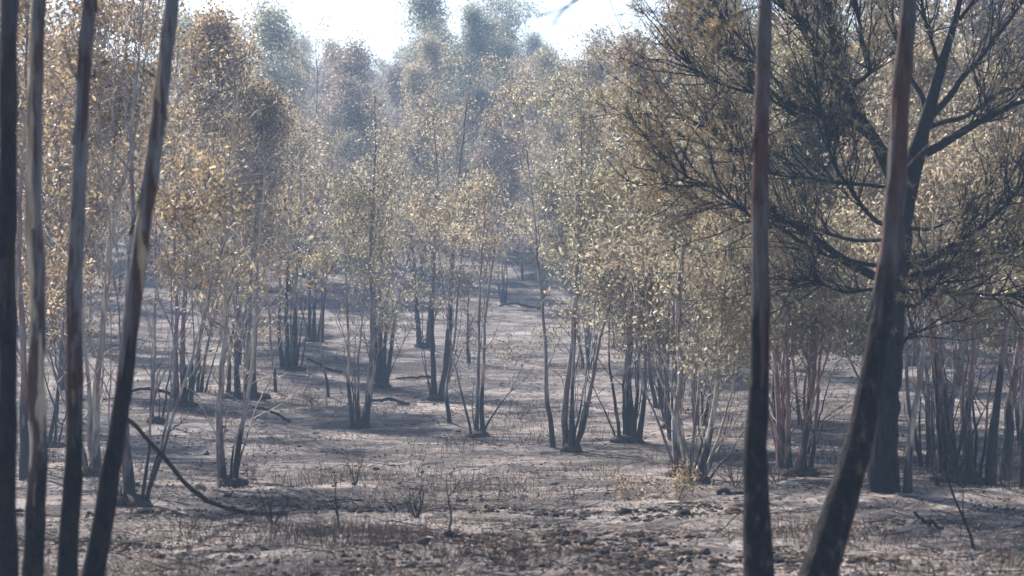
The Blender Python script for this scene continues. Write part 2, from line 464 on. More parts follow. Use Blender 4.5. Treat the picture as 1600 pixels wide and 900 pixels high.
def eucalypt(base, stems, leaf, label, seed, bark='grey', spread=1.2, nb=9, per=7, L=.074, W=.028,
             char=0.9, group=None, cat='tree', limb_parts=True, name='eucalyptus_tree', sides=9, foot=1.7, cl=.115, gaps=True):
    """stems: (points in world coordinates, foot radius, fraction of the stem where leaves begin, own limb count or None)"""
    g = np.random.default_rng(seed)
    root = link(name, None, None, base); tag(root, label, cat, group)
    root.empty_display_size = .3
    CL = []
    for (P, r0, t0, n_l) in stems:
        P = np.asarray(P) - base
        m = max(18, int(np.linalg.norm(np.diff(P, axis=0), axis=1).sum() * 4.5))
        S = resample(P, m)
        S[2:] += np.cumsum(g.normal(0, .011, (m - 2, 3)), axis=0) * np.array([1, 1, .2])
        t = np.linspace(0, 1, m)
        r = .78 * r0 * (1 - .80 * t ** 1.15)
        r = r * (1 + (foot - 1) * np.exp(-t * m / 3.0)); r = np.maximum(r, .004)
        if S[0, 2] < .3: S[0, 2] -= .12
        tb = Tubes(); tb.add(S, r, sides, wobble(g))
        bm = BARK[bark] if bark in BARK else CHAR
        st = link('stem', tb.mesh('stem', bm), root); st['char_height'] = float(char * g.uniform(.75, 1.25))
        n_l = nb if n_l is None else n_l
        if n_l <= 0: continue
        limbs, C = grow_limbs(S, r, t0, spread * (1.3 if limb_parts else 1.0), n_l, g)
        CL += C
        if limb_parts:
            for (LP, rl, tw) in limbs:
                b = Tubes(); b.add(LP, rl, 5)
                for T in tw: b.add(T, np.linspace(.0032, .0014, len(T)), 3)
                lo = link('limb', b.mesh('limb', bm), st); lo['char_height'] = st['char_height']
        else:
            b = Tubes()
            for (LP, rl, tw) in limbs:
                b.add(LP, rl, 4)
                for T in tw[::2]: b.add(T, np.linspace(.005, .002, len(T)), 3)
            lo = link('limb', b.mesh('limb', bm), st); lo['char_height'] = st['char_height']
    if CL:
        A = np.array(CL); sh = g.uniform(0, 50)
        keep = vnoise(A[:, 0] * 1.25 + sh, A[:, 2] * 1.1 + A[:, 1] * .9, 88) + .6 * vnoise(A[:, 1] * 2.6 + sh, A[:, 2] * 2.4 + A[:, 0], 89) > (.0 if gaps else -.22)
        V, Q = leaves(A[keep], max(1, round(per * (.95 if limb_parts else 1.25))), cl, L, W, g, .6)
        link('crown', quads('crown', V, Q, False, LEAF[leaf]), root)
    if limb_parts and len(stems) >= 2:
        F0 = np.array([np.asarray(P[0])[:2] - base[:2] for P, *_ in stems if np.asarray(P[0])[2] - base[2] < .4]); c = F0.mean(0)
        ex = np.abs(F0 - c).max(0) + .10; n, k = 8, 16
        th = np.linspace(0, np.pi, n)[:, None]; ph = np.linspace(0, 2 * np.pi, k, endpoint=False)[None, :]
        X = np.sin(th) * np.cos(ph); Y = np.sin(th) * np.sin(ph); Z = np.cos(th) + 0 * ph
        rr = 1 + .55 * vnoise(X * 2.2 + seed, Y * 2.2 + Z, 71) + .5 * vnoise(X * 5 + seed, Y * 5 + Z * 3, 72)
        V = np.stack([c[0] + X * rr * ex[0], c[1] + Y * rr * ex[1], Z * rr * .10 + .01], -1).reshape(-1, 3)
        i = np.arange(n - 1)[:, None] * k; j = np.arange(k)[None, :]; jn = (j + 1) % k
        link('root_stool', quads('root_stool', V, np.stack([i + j, i + k + j, i + k + jn, i + jn], -1).reshape(-1, 4), False, CLOD), root)
    return root

def stem_px(base, pts, wpx, g, branch=False):
    """a stem from its outline in the photograph, set at the distance of its foot"""
    d0 = base[1]; off = g.uniform(-.12, .12) * (not branch); lean = g.uniform(-.5, .5) * (not branch)
    y0 = pts[0][1]; H = max(60., y0 - pts[-1][1])
    out = []
    for (px, py) in pts:
        d = d0 + off + lean * (y0 - py) / H
        out.append([(px - 800) / F * d, d, CAM_H + (HORIZON - py) / F * d])
    out = np.array(out)
    if branch: return out + 0, wpx / F * d0 / 2
    out[0, 2] = float(ground_z(out[0, 0], out[0, 1])) - .03
    return out, wpx / F * d0 / 2

def hero(bx, by, stems, leaf, label, seed, crown_y, **kw):
    """crown_y: lowest row of the photograph where this tree carries leaves"""
    base = on_ground(bx, by); g = np.random.default_rng(seed * 13 + 5)
    L = []
    for s in stems:
        pts, w = s[0], s[1]; nl = s[2] if len(s) > 2 else None
        P, r = stem_px(base, pts, w, g, by - pts[0][1] > 60)
        ys = [p[1] for p in pts]; lens = np.concatenate([[0], np.cumsum([math.dist(pts[i], pts[i + 1]) for i in range(len(pts) - 1)])])
        k = np.interp(-crown_y, [-y for y in ys], lens / lens[-1]) if ys[0] > crown_y else 0.1
        L.append((P, r, float(min(k * 1.06, .82)), nl))
    if len(stems) > 1:
        for q in range(int(g.integers(2, 6))):
            az = g.uniform(0, 6.28); p = base + np.array([math.cos(az) * .12, math.sin(az) * .1, 0]); d = unit(np.array([math.cos(az) * .28, math.sin(az) * .28, 1]) + g.normal(0, .08, 3)); P = [p]; hh = g.uniform(1.6, 4.0)
            for z in range(6): d = unit(d + g.normal(0, .09, 3) + np.array([0, 0, .06])); P.append(P[-1] + d * hh / 6)
            L.append((np.array(P), float(g.uniform(.011, .022)), .75, int(g.integers(2, 5))))
    return eucalypt(base, L, leaf, label, seed, **kw)

G_STAND = 'burnt gum trees standing in the middle of the clearing'
hero(286, 636, [([(276, 636), (274, 560), (277, 480), (276, 400), (272, 320), (268, 220), (262, 120)], 9),
                ([(288, 636), (287, 560), (291, 470), (296, 380), (299, 310), (300, 210), (306, 90)], 10),
                ([(297, 640), (302, 590), (312, 540), (330, 470), (345, 400), (352, 300)], 7)],
     'tan', 'three-stemmed gum with dark foot right of the leaning front trunk', 11, 400, bark='red', nb=9, spread=1.25)
hero(357, 760, [([(349, 758), (343, 700), (341, 640), (345, 600), (350, 520), (352, 420), (358, 300), (362, 180), (357, 80)], 13),
                ([(366, 760), (372, 700), (382, 640), (390, 590), (397, 520), (400, 440), (407, 330), (411, 210)], 9)],
     'golden', 'pale crooked pair of gum stems with golden leaves, nearest of the left clearing', 12, 590,
     bark='pale', nb=12, spread=1.0, char=.45, per=5)
hero(395, 622, [([(357, 622), (355, 560), (340, 520), (316, 488), (305, 420)], 7, 4),
                ([(397, 640), (397, 560), (402, 470), (405, 350), (412, 200)], 9),
                ([(371, 618), (370, 540), (374, 450), (372, 350), (366, 230)], 9),
                ([(384, 616), (388, 540), (392, 450), (398, 340), (400, 240)], 9)],
     'olive', 'group of four grey gum stems just behind the pale crooked pair', 13, 420, nb=8, spread=1.3)
hero(431, 612, [([(431, 612), (428, 570), (424, 520), (420, 440), (415, 380), (418, 320)], 5)],
     'golden', 'single thin young gum between the pale crooked pair and five-stemmed clump', 14, 540, nb=8, spread=.5, per=5)
hero(455, 580, [([(442, 575), (438, 520), (437, 450), (435, 370), (430, 260)], 7),
                ([(450, 580), (447, 510), (446, 430), (450, 340), (455, 200)], 8),
                ([(458, 580), (462, 520), (464, 440), (468, 350), (470, 210)], 9),
                ([(462, 578), (470, 540), (480, 480), (488, 420)], 3.5, 2), ([(466, 575), (480, 530), (492, 470)], 3.5, 0)],
     'tan', 'dark upright clump of three thick and two thin stems left of the bare slope', 15, 450, nb=9, spread=1.6, char=1.5)
hero(492, 534, [([(484, 532), (483, 470), (484, 400), (486, 320), (490, 170), (488, 60)], 6),
                ([(491, 532), (492, 470), (495, 400), (500, 280)], 6),
                ([(498, 534), (503, 470), (505, 390), (512, 290)], 6),
                ([(503, 530), (509, 450), (515, 350), (522, 230)], 4)],
     'mauve', 'tight clump of four blackened stems uphill behind the dark five-stemmed clump', 16, 400, nb=9, spread=2.0, char=1.6, bark='far')
hero(513, 622, [([(514, 622), (508, 580), (504, 530), (505, 470), (508, 400)], 4.5)],
     'olive', 'lone pole-thin stem standing in the open left of the three-stemmed clump', 17, 450, nb=6, spread=.6, per=5)
hero(560, 668, [([(552, 668), (547, 620), (544, 560), (540, 480), (536, 400), (530, 310)], 7, 8),
                ([(561, 665), (562, 610), (566, 540), (572, 470), (575, 400)], 5, 6),
                ([(569, 670), (574, 630), (581, 570), (583, 500), (582, 420), (585, 330), (590, 230), (592, 150)], 11)],
     'olive', 'open clump of three slender stems nearest the middle of the clearing', 18, 430, nb=13, spread=1.15, char=.7)
hero(597, 606, [([(590, 605), (588, 550), (584, 490), (582, 420), (575, 300)], 8),
                ([(596, 605), (594, 540), (596, 470), (597, 400), (600, 300), (606, 180)], 10),
                ([(602, 605), (610, 550), (618, 500), (628, 450), (640, 400), (648, 330)], 8),
                ([(600, 600), (604, 520), (608, 450), (615, 350)], 7, 6)],
     'tan', 'crowded clump of four stems, one leaning right, behind the three slender stems', 19, 460, nb=9, spread=1.4, char=1.4)
hero(662, 541, [([(655, 542), (653, 500), (650, 460), (646, 400), (636, 320), (628, 220)], 8),
                ([(668, 540), (674, 490), (678, 440), (676, 380), (670, 280), (662, 150)], 9)],
     'tan', 'V-shaped pair of black stems on the pale bare slope', 20, 430, nb=10, spread=1.8, char=2.2, bark='far')
hero(682, 626, [([(679, 625), (675, 560), (675, 500), (676, 430), (677, 350), (680, 280), (674, 180)], 9),
                ([(691, 630), (698, 560), (703, 490), (708, 420), (712, 350), (718, 280), (724, 200), (735, 110)], 13),
                ([(683, 624), (681, 590), (677, 555)], 4, 0)],
     'tan', 'tall pair of straight dark trunks in the centre, the right one thicker', 21, 430, nb=12, spread=1.35, char=1.6)
hero(704, 660, [([(704, 661), (698, 620), (703, 580), (711, 520), (720, 440), (724, 370), (735, 300)], 6)],
     'olive', 'slim bent stem with black foot in front of the tall central pair', 22, 420, nb=9, spread=.9, char=.5)
hero(732, 568, [([(733, 568), (731, 520), (734, 470), (730, 440)], 6, 4)],
     'dark', 'short black sapling with limp burnt leaves between central pair and twin-stemmed gum', 23, 540, spread=.5, char=1.5, per=4)
hero(748, 683, [([(744, 682), (745, 620), (747, 560), (748, 480), (752, 400), (757, 280)], 7),
                ([(753, 680), (755, 600), (757, 520), (765, 440), (775, 370), (783, 310), (786, 200)], 7),
                ([(755, 682), (762, 655), (790, 615), (830, 582)], 4, 2)],
     'tan', 'twin-stemmed gum with a thin third stem reaching right, centre of the clearing', 24, 470, nb=9, spread=.85, char=.7)
hero(863, 702, [([(865, 702), (858, 640), (851, 560), (845, 490), (838, 400), (832, 320), (822, 260), (812, 170)], 8)],
     'tan', 'solitary slender trunk curving left as it rises, right of the bare centre', 25, 330, nb=12, spread=1.1, char=.8)
hero(888, 706, [([(886, 706), (884, 640), (889, 580), (896, 500), (902, 420), (905, 340), (906, 270), (902, 215), (910, 170)], 11, 16),
                ([(892, 702), (893, 620), (897, 540), (899, 470), (905, 380)], 8, 6),
                ([(897, 703), (912, 650), (925, 590), (940, 520), (957, 465), (972, 400)], 9, 8)],
     'olive', 'narrow gum forking at the ground, its right stem leaning out strongly', 26, 420, spread=1.2, char=.7)
hero(985, 691, [([(970, 688), (962, 640), (958, 570), (957, 500), (953, 400)], 6),
                ([(977, 690), (975, 620), (977, 540), (973, 440)], 7),
                ([(985, 692), (983, 620), (986, 540), (990, 450), (992, 340), (988, 260), (985, 170)], 12, 14),
                ([(990, 690), (995, 630), (1000, 560), (1008, 480), (1012, 370)], 7),
                ([(997, 692), (1005, 640), (1010, 560), (1012, 500), (1020, 400)], 9),
                ([(965, 690), (948, 645), (925, 600), (895, 560), (860, 528)], 3, 1)],
     'olive', 'fan of five stems spreading from one foot, right of the leaning fork', 27, 500, nb=8, spread=.95, char=.9)
hero(1050, 668, [([(1050, 668), (1040, 630), (1026, 602), (1018, 590)], 8, 0),
                 ([(1047, 660), (1043, 590), (1032, 510), (1028, 400)], 6, 8)],
     'olive', 'blackened stub leaning left beside a thin stem, behind the thick curved gum', 28, 560, spread=.8, char=1.1)
hero(1068, 745, [([(1067, 745), (1060, 700), (1058, 650), (1068, 590), (1066, 540), (1062, 470), (1066, 400), (1078, 330), (1082, 250), (1070, 150)], 17, 16),
                 ([(1077, 750), (1083, 680), (1092, 620), (1100, 550), (1105, 460), (1103, 360)], 7, 9)],
     'olive', 'thick curved grey gum with a pale thin stem, left of the front right trunk', 29, 640, spread=.95, char=.45)
hero(1092, 757, [([(1088, 757), (1100, 710), (1115, 640), (1120, 560), (1130, 470), (1140, 400), (1152, 280)], 12, 12),
                 ([(1093, 752), (1115, 700), (1140, 630), (1160, 530), (1165, 440)], 6, 6),
                 ([(1098, 742), (1135, 675), (1172, 616)], 4, 0), ([(1102, 745), (1150, 682), (1188, 636)], 4.5, 0)],
     'tan', 'sprawling clump of slanting stems just left of the front right trunk', 30, 620, spread=.75, char=.3, bark='pale')
# ---- right behind and beside the pine
hero(1228, 742, [([(1219, 725), (1218, 600), (1222, 480), (1228, 340)], 11), ([(1232, 735), (1236, 640), (1234, 540), (1230, 400)], 10),
                 ([(1226, 728), (1228, 620), (1240, 520), (1250, 400)], 7)],
     'tan', 'reddish straight gum stems directly right of the front right trunk', 31, 600, nb=9, spread=.8, bark='red', char=.3)
hero(1250, 744, [([(1245, 743), (1256, 680), (1264, 600), (1275, 480), (1280, 350)], 14), ([(1256, 735), (1260, 620), (1264, 500), (1262, 360)], 8),
                 ([(1247, 743), (1265, 660), (1290, 560), (1320, 488)], 7, 4), ([(1266, 728), (1273, 620), (1280, 500), (1292, 360)], 8),
                 ([(1252, 728), (1263, 705), (1281, 663)], 4, 0)],
     'olive', 'pink-barked clump with a long slanting sapling stem, left of the pine', 32, 600, nb=9, spread=.8, bark='red', char=.5)
hero(1421, 768, [([(1419, 768), (1420, 700), (1432, 600), (1437, 520), (1441, 440), (1446, 330)], 13)],
     'tan', 'slim pale grey trunk standing immediately right of the black pine', 33, 520, nb=8, spread=.8, bark='pale', char=.35)
hero(1484, 750, [([(1477, 747), (1463, 600), (1450, 480), (1440, 360)], 17), ([(1493, 752), (1482, 650), (1468, 560), (1455, 450), (1450, 330)], 14)],
     'tan', 'two pinkish trunks leaning left together, black to chest height', 34, 500, nb=9, spread=.9, bark='red', char=1.1)
hero(1518, 756, [([(1516, 756), (1515, 640), (1521, 540), (1518, 430), (1522, 320)], 15), ([(1511, 750), (1508, 640), (1510, 520), (1505, 400)], 8, 4),
                 ([(1530, 752), (1540, 650), (1545, 590), (1563, 530), (1590, 480)], 6, 4)],
     'tan', 'upright black-footed trunk with a thin dark stem bowing right', 35, 540, nb=9, spread=.9, bark='red', char=1.2)
hero(1549, 758, [([(1546, 758), (1558, 640), (1575, 520), (1582, 420), (1590, 300)], 17)],
     'golden', 'pinkish trunk leaning right, second from the right edge', 36, 530, nb=9, spread=.9, bark='red', char=1.0)
hero(1572, 752, [([(1568, 752), (1580, 620), (1595, 500), (1604, 400), (1612, 280)], 19)],
     'tan', 'thickest pinkish trunk leaning right at the right edge', 37, 530, nb=9, spread=.9, bark='red', char=.9)
hero(1598, 765, [([(1598, 765), (1594, 640), (1600, 520), (1598, 380)], 10)],
     'olive', 'narrow grey trunk cut by the right edge of the view', 38, 540, nb=8, spread=.8, bark='grey', char=.6)
# ---- left, between and behind the front trunks
hero(152, 745, [([(151, 745), (150, 650), (158, 560), (162, 480), (168, 400), (172, 300), (181, 200), (195, 100), (206, 0), (212, -80)], 14, 18),
                ([(148, 742), (143, 690), (138, 620), (130, 540), (127, 430), (135, 300), (150, 180)], 9, 10),
                ([(166, 420), (172, 385), (186, 368), (215, 330), (224, 265), (250, 190), (300, 110)], 7, 8),
                ([(168, 400), (186, 300), (207, 210), (224, 120), (246, 30), (262, -40)], 8, 8),
                ([(176, 250), (158, 190), (136, 140), (118, 80), (104, 0)], 5, 6),
                ([(172, 300), (150, 250), (128, 200), (105, 190), (75, 150)], 5, 6)],
     'golden', 'flaky-barked gum with golden leaves seen between the two right front-left trunks', 41, 330, spread=1.15, bark='pale', char=.35, per=6)
hero(207, 790, [([(207, 790), (199, 720), (193, 660), (197, 560), (200, 450), (205, 330), (203, 200), (215, 60), (222, -60)], 15, 16),
                ([(190, 788), (183, 765), (178, 752)], 8, 0)],
     'golden', 'blue-grey gum with black foot and side stump emerging right of the leaning front trunk', 42, 300, spread=1.2, bark='grey', char=.55, per=6)
hero(38, 752, [([(38, 752), (38, 640), (36, 500), (34, 350), (40, 200), (44, 0), (46, -80)], 14, 16)],
     'golden', 'reddish trunk with charred foot between the two leftmost front trunks', 43, 330, spread=1.2, bark='red', char=.8, per=8)
hero(78, 700, [([(76, 700), (90, 590), (98, 470), (95, 350), (88, 200), (80, 60)], 6, 14), ([(84, 700), (96, 600), (112, 500), (130, 400), (160, 300)], 4, 8)],
     'golden', 'slender dark gum seen between the cream trunk and the third front trunk', 44, 470, spread=1.0, bark='dark', char=.8, per=8)
hero(250, 660, [([(236, 662), (240, 560), (245, 450), (246, 330), (236, 200), (240, 40)], 6, 14), ([(246, 320), (268, 255), (286, 205), (292, 170), (315, 120)], 5, 5), ([(246, 340), (280, 300), (320, 240), (365, 100)], 4, 6)],
     'tan', 'thin olive-topped gum behind the leaning front trunk', 45, 330, spread=1.4, bark='grey', per=8)

# ------------------------------------------------------------------ front trunks (their crowns are above the picture)
def front(pts, w0, w1, d, bark, char, label, seed, nb=8, leaf='golden', t0=.62):
    g = np.random.default_rng(seed)
    P = []
    for (px, py) in pts: P.append([(px - 800) / F * d, d, CAM_H + (HORIZON - py) / F * d])
    P = np.array(P)
    x0 = P[0, 0]; P[0, 2] = float(ground_z(x0, d)) - .05
    top = P[-1] + np.array([(P[-1, 0] - P[-2, 0]) * 1.0, .2, 1.0]); top2 = top + np.array([.05, .1, 1.2]); top3 = top2 + np.array([-.1, .1, 1.3])
    P = np.vstack([P, top, top2, top3])
    base = np.array([x0, d, float(ground_z(x0, d))])
    root = link('eucalyptus_tree', None, None, base); tag(root, label, 'tree')
    S = resample(P - base, 90); m = 90
    S[2:] += np.cumsum(g.normal(0, .0018, (m - 2, 3)), axis=0) * np.array([1, 1, .2])
    t = np.linspace(0, 1, m)
    H = len(pts) / (len(pts) + 3.0)
    r = np.interp(t, [0, .2, .62, 1], [w0, w0 * .42 + w1 * .5, w1, w1 * .35]) / F * d / 2
    r *= 1 + .3 * np.exp(-t * 26)
    for kk in range(5): r += r * g.uniform(.05, .13) * np.exp(-((t - g.uniform(.1, .6)) / .008) ** 2)
    tb = Tubes(); tb.add(S, r, 28, wobble(g, .03))
    st = link('trunk', tb.mesh('trunk', BARK[bark]), root); st['char_height'] = char
    # strips of bark peeling off the trunk, loose at their lower end
    for kk in range(9):
        a = int(g.integers(16, 52)); n = int(g.integers(3, 8)); th = g.uniform(-2.7, -.4)
        c = S[a:a + n + 1]; rr = r[a:a + n + 1] * 1.03; out = np.array([math.cos(th), math.sin(th), 0]); sd = np.array([-math.sin(th), math.cos(th), 0])
        lift = (np.linspace(1, 0, n + 1) ** 2)[:, None] * g.uniform(.012, .05); wd = (g.uniform(.012, .026) * np.linspace(.35, 1, n + 1))[:, None]
        mid = c + out * (rr[:, None] + lift) + np.array([0, 0, 0]); 
        curl = out * (lift * .35 + .003)
        Vv = np.concatenate([mid - sd * wd - curl, mid, mid + sd * wd - curl, mid + sd * wd - curl - out * .003, mid - out * .003, mid - sd * wd - curl - out * .003])
        M = n + 1; Qq = [(q * M + p, ((q + 1) % 6) * M + p, ((q + 1) % 6) * M + p + 1, q * M + p + 1) for q in range(6) for p in range(n)]
        bs_ = link('bark_strip', quads('bark_strip', Vv, np.array(Qq), True, BARK[bark]), st); bs_['char_height'] = char * .6
    limbs, C = grow_limbs(S, r, t0 + .2, 1.1, nb, g)
    for (LP, rl, tw) in limbs:
        b = Tubes(); b.add(LP, rl, 6)
        for T in tw: b.add(T, np.linspace(.0035, .0015, len(T)), 3)
        lo = link('limb', b.mesh('limb', BARK[bark]), st); lo['char_height'] = char
    V, Q = leaves(np.array(C), 6, .1, .10, .03, g)
    link('crown', quads('crown', V, Q, False, LEAF[leaf]), root)
    return root, st, S, r
FT = []
FT.append(front([(12, 1030), (10, 800), (13, 600), (10, 400), (12, 200), (18, 0)], 35, 27, 10.2, 'front_dark', 2.6,
      'very dark blurred front trunk at the left edge of the view', 61))
FT.append(front([(50, 1030), (56, 800), (62, 700), (58, 600), (60, 450), (55, 300), (57, 150), (63, 0)], 35, 21, 10.8, 'front_cream', 1.05,
      'front trunk with long cream and grey peeled patches, second from the left edge', 62))
FT.append(front([(99, 1030), (105, 850), (112, 700), (113, 600), (112, 450), (118, 330), (125, 200), (130, 100), (139, 0)], 35, 20, 11.0, 'front_blue', 1.3,
      'blue-grey front trunk, third from the left edge, black at the foot', 63))
FT.append(front([(124, 1030), (150, 880), (172, 750), (192, 620), (203, 500), (215, 400), (229, 300), (241, 200), (253, 100), (266, 0)], 38, 21, 11.2, 'front_blue', 1.6,
      'front left trunk leaning to the right, fourth from the left edge', 64))
FT.append(front([(1192, 1020), (1186, 850), (1183, 700), (1190, 550), (1190, 400), (1190, 250), (1195, 100), (1198, 0)], 52, 18, 11.5, 'front_red', 1.75,
      'front right upright trunk, black below and reddish grey above', 65, leaf='dark'))
FT.append(front([(1256, 1010), (1285, 880), (1312, 790), (1342, 680), (1366, 560), (1385, 430), (1400, 280), (1410, 120), (1419, 0)], 62, 22, 11.8, 'front_red', 1.95,
      'front right trunk sweeping up from a slanting charred foot, crossing the pine', 66, leaf='dark'))

def front_twig(k, pts, d, w, leafn, seed):
    root, st, S, r = FT[k]; g = np.random.default_rng(seed)
    dd_ = np.linspace(11.5 if k == 4 else d, d, len(pts))
    P = np.array([[(a - 800) / F * q, q, CAM_H + (HORIZON - b) / F * q] for (a, b), q in zip(pts, dd_)]) - np.array(root.location)
    P = resample(P, 16); tb = Tubes(); tb.add(P, np.linspace(w, w * .35, 16) / F * d / 2, 6)
    for q in range(4):
        p = P[int(g.integers(6, 15))]; dd = unit(g.normal(0, 1, 3)); tb.add(np.array([p, p + dd * .05, p + dd * .09 + g.normal(0, .01, 3)]), [.002, .0015, .001], 4)
    lo = link('limb', tb.mesh('limb', TWIG), st)
    if leafn:
        V, Q = leaves(P[-1:], leafn, .028, .085, .026, g, 1.2); link('leaf_cluster', quads('leaf_cluster', V, Q, False, LEAF['dark']), lo)
front_twig(4, [(1201, -75), (1120, -60), (1020, -50), (950, -28), (905, -5), (885, 12), (868, 28), (862, 45)], 7.0, 6, 0, 71)
front_twig(4, [(1201, -75), (1120, -60), (1020, -50), (950, -28), (900, 2), (862, 20), (835, 26), (812, 24)], 7.0, 5, 0, 72)
front_twig(4, [(1197, 10), (1175, 12), (1145, 25), (1122, 42)], 11.4, 4, 16, 73)
front_twig(4, [(1197, 10), (1204, 15), (1210, 28)], 11.5, 3, 6, 74)
front_twig(2, [(131, 120), (145, 118), (152, 100)], 11.0, 4, 7, 75)
front_twig(3, [(245, 120), (230, 112), (212, 98)], 11.2, 4, 6, 76)

# ------------------------------------------------------------------ the burnt pine
def pine():
    g = np.random.default_rng(99)
    base = on_ground(1383, 770); d0 = base[1]
    root = link('pine_tree', None, None, base)
    tag(root, 'big black burnt pine with wide spreading limbs and scorched brown needles', 'tree')
    def W(px, py, dd=0.0):
        d = d0 + dd
        return np.array([(px - 800) / F * d, d, CAM_H + (HORIZON - py) / F * d]) - base
    def bark(m, k, amp=.10, s=1.0):
        a = np.linspace(0, 2 * np.pi, k, endpoint=False)[None, :]; z = np.arange(m)[:, None]
        n = .8 * vnoise(np.cos(a) * 6 * s + 9, z * .10 + 0 * a, 31) + .8 * vnoise(np.sin(a) * 6 * s + 5, z * .12 + 0 * a, 33) + .5 * vnoise(a * 5 * s, z * .3, 32)
        return 1 + amp * np.clip(n * 2.4, -.9, .7)
    T = [W(1383, 785), W(1380, 730), W(1383, 650), W(1388, 560), W(1394, 470), W(1402, 400), W(1410, 330), W(1425, 265), W(1443, 205), W(1458, 150), W(1478, 80), W(1498, 10), W(1510, -70), W(1512, -150)]
    T = resample(T, 190)
    t = np.linspace(0, 1, 190)
    py_ = HORIZON - (T[:, 2] + base[2] - CAM_H) / d0 * F
    ww = np.interp(-py_, [-785, -740, -650, -470, -330, -265, -205, -150, -80, -10, 150], [52, 47, 43, 41, 36, 30, 23, 16, 12, 9, 3])
    tb = Tubes(); tb.add(T, ww / F * d0 / 2, 48, lambda m, k: bark(m, k, .17))
    trunk = link('trunk', tb.mesh('trunk', PINE_BARK, False), root)
    # main limbs, each drawn from the photograph: points, foot width in px, depth drift of the tip in metres
    LB = [([(1398, 288), (1372, 232), (1350, 200), (1325, 160), (1308, 110), (1298, 50), (1290, -20), (1280, -90)], 22, -.3),
          ([(1385, 240), (1360, 215), (1330, 196), (1290, 182), (1250, 168), (1215, 150), (1180, 118), (1140, 80), (1100, 40)], 15, .7),
          ([(1340, 200), (1300, 178), (1262, 190), (1225, 172), (1190, 150), (1150, 140), (1105, 118), (1070, 90)], 8, -.9),
          ([(1392, 350), (1372, 348), (1345, 318), (1318, 278), (1300, 240), (1288, 190), (1270, 130)], 8, -1.2),
          ([(1390, 438), (1368, 432), (1330, 412), (1295, 385), (1262, 360), (1225, 340), (1205, 318), (1185, 280), (1150, 240), (1110, 205), (1070, 180)], 15, .4),
          ([(1388, 415), (1360, 413), (1325, 405), (1290, 395), (1250, 372), (1215, 350), (1170, 330), (1120, 290), (1070, 270)], 7, -.7),
          ([(1390, 374), (1368, 375), (1335, 374), (1300, 366), (1265, 352), (1205, 342), (1150, 320), (1100, 320), (1050, 300)], 7, 1.1),
          ([(1388, 456), (1362, 452), (1330, 457), (1298, 452), (1270, 440), (1235, 440)], 6, -.8),
          ([(1395, 292), (1360, 291), (1320, 288), (1280, 282), (1240, 278), (1205, 272), (1160, 250), (1100, 230), (1050, 210)], 6, .3),
          ([(1446, 240), (1478, 222), (1510, 203), (1545, 180), (1585, 160), (1630, 150), (1690, 140)], 15, -.5),
          ([(1452, 198), (1475, 190), (1510, 180), (1550, 150), (1578, 130), (1600, 108), (1640, 70)], 9, .8),
          ([(1458, 178), (1485, 150), (1505, 118), (1530, 90), (1570, 40), (1600, 0), (1640, -50)], 12, .2),
          ([(1412, 440), (1440, 428), (1470, 420), (1505, 408), (1545, 392), (1590, 386), (1650, 376)], 14, -.4),
          ([(1412, 416), (1440, 412), (1466, 396), (1500, 372), (1535, 350), (1563, 325), (1585, 300), (1620, 260)], 11, -.9),
          ([(1412, 406), (1450, 400), (1495, 392), (1530, 386), (1560, 372), (1600, 342), (1640, 330)], 10, .6),
          ([(1418, 357), (1450, 357), (1480, 345), (1515, 328), (1555, 316), (1595, 300), (1650, 270)], 7, .9),
          ([(1408, 452), (1440, 454), (1480, 455), (1520, 458), (1570, 464), (1620, 462)], 5, -.6),
          ([(1408, 478), (1425, 478), (1440, 468), (1455, 450), (1475, 430)], 7, -1.0),
          ([(1452, 190), (1440, 150), (1425, 120), (1405, 60), (1395, 0), (1380, -70)], 9, .5),
          ([(1470, 110), (1455, 60), (1440, 0), (1430, -60)], 7, -.6),
          ([(1320, 155), (1340, 130), (1362, 110), (1350, 60), (1338, 0), (1335, -60)], 8, -.5),
          ([(1318, 150), (1285, 110), (1262, 60), (1240, 10), (1220, -60)], 9, .6),
          ([(1300, 80), (1260, 40), (1210, 0), (1170, -60)], 7, -.6),
          ([(1240, 160), (1200, 110), (1150, 50), (1110, 0), (1080, -50)], 6, .4),
          ([(1500, 30), (1530, -10), (1570, -60)], 7, -.5),
          ([(1412, 535), (1425, 520), (1437, 516)], 4, -.4)]
    tufts = []; tdir = []
    for (pts, w, drift) in LB:
        n = len(pts); dr = [drift * (i / (n - 1)) ** 1.2 * 1.4 for i in range(n)]
        P = resample([W(p[0], p[1], q) for p, q in zip(pts, dr)], n * 6)
        m = len(P); P[3:] += np.cumsum(g.normal(0, .0035, (m - 3, 3)), 0)
        r = np.linspace(w, max(2.2, w * .22), m) / F * d0 / 2
        tb = Tubes(); tb.add(P, r, 12, lambda a, b: bark(a, b, .07, .5))
        lo = link('limb', tb.mesh('limb', PINE_BARK), trunk)
        # side branches sweeping outward and up, each with twigs
        Ltot = np.linalg.norm(np.diff(P, axis=0), axis=1).sum()
        tw = Tubes(); nbr = max(3, int(Ltot * 14))
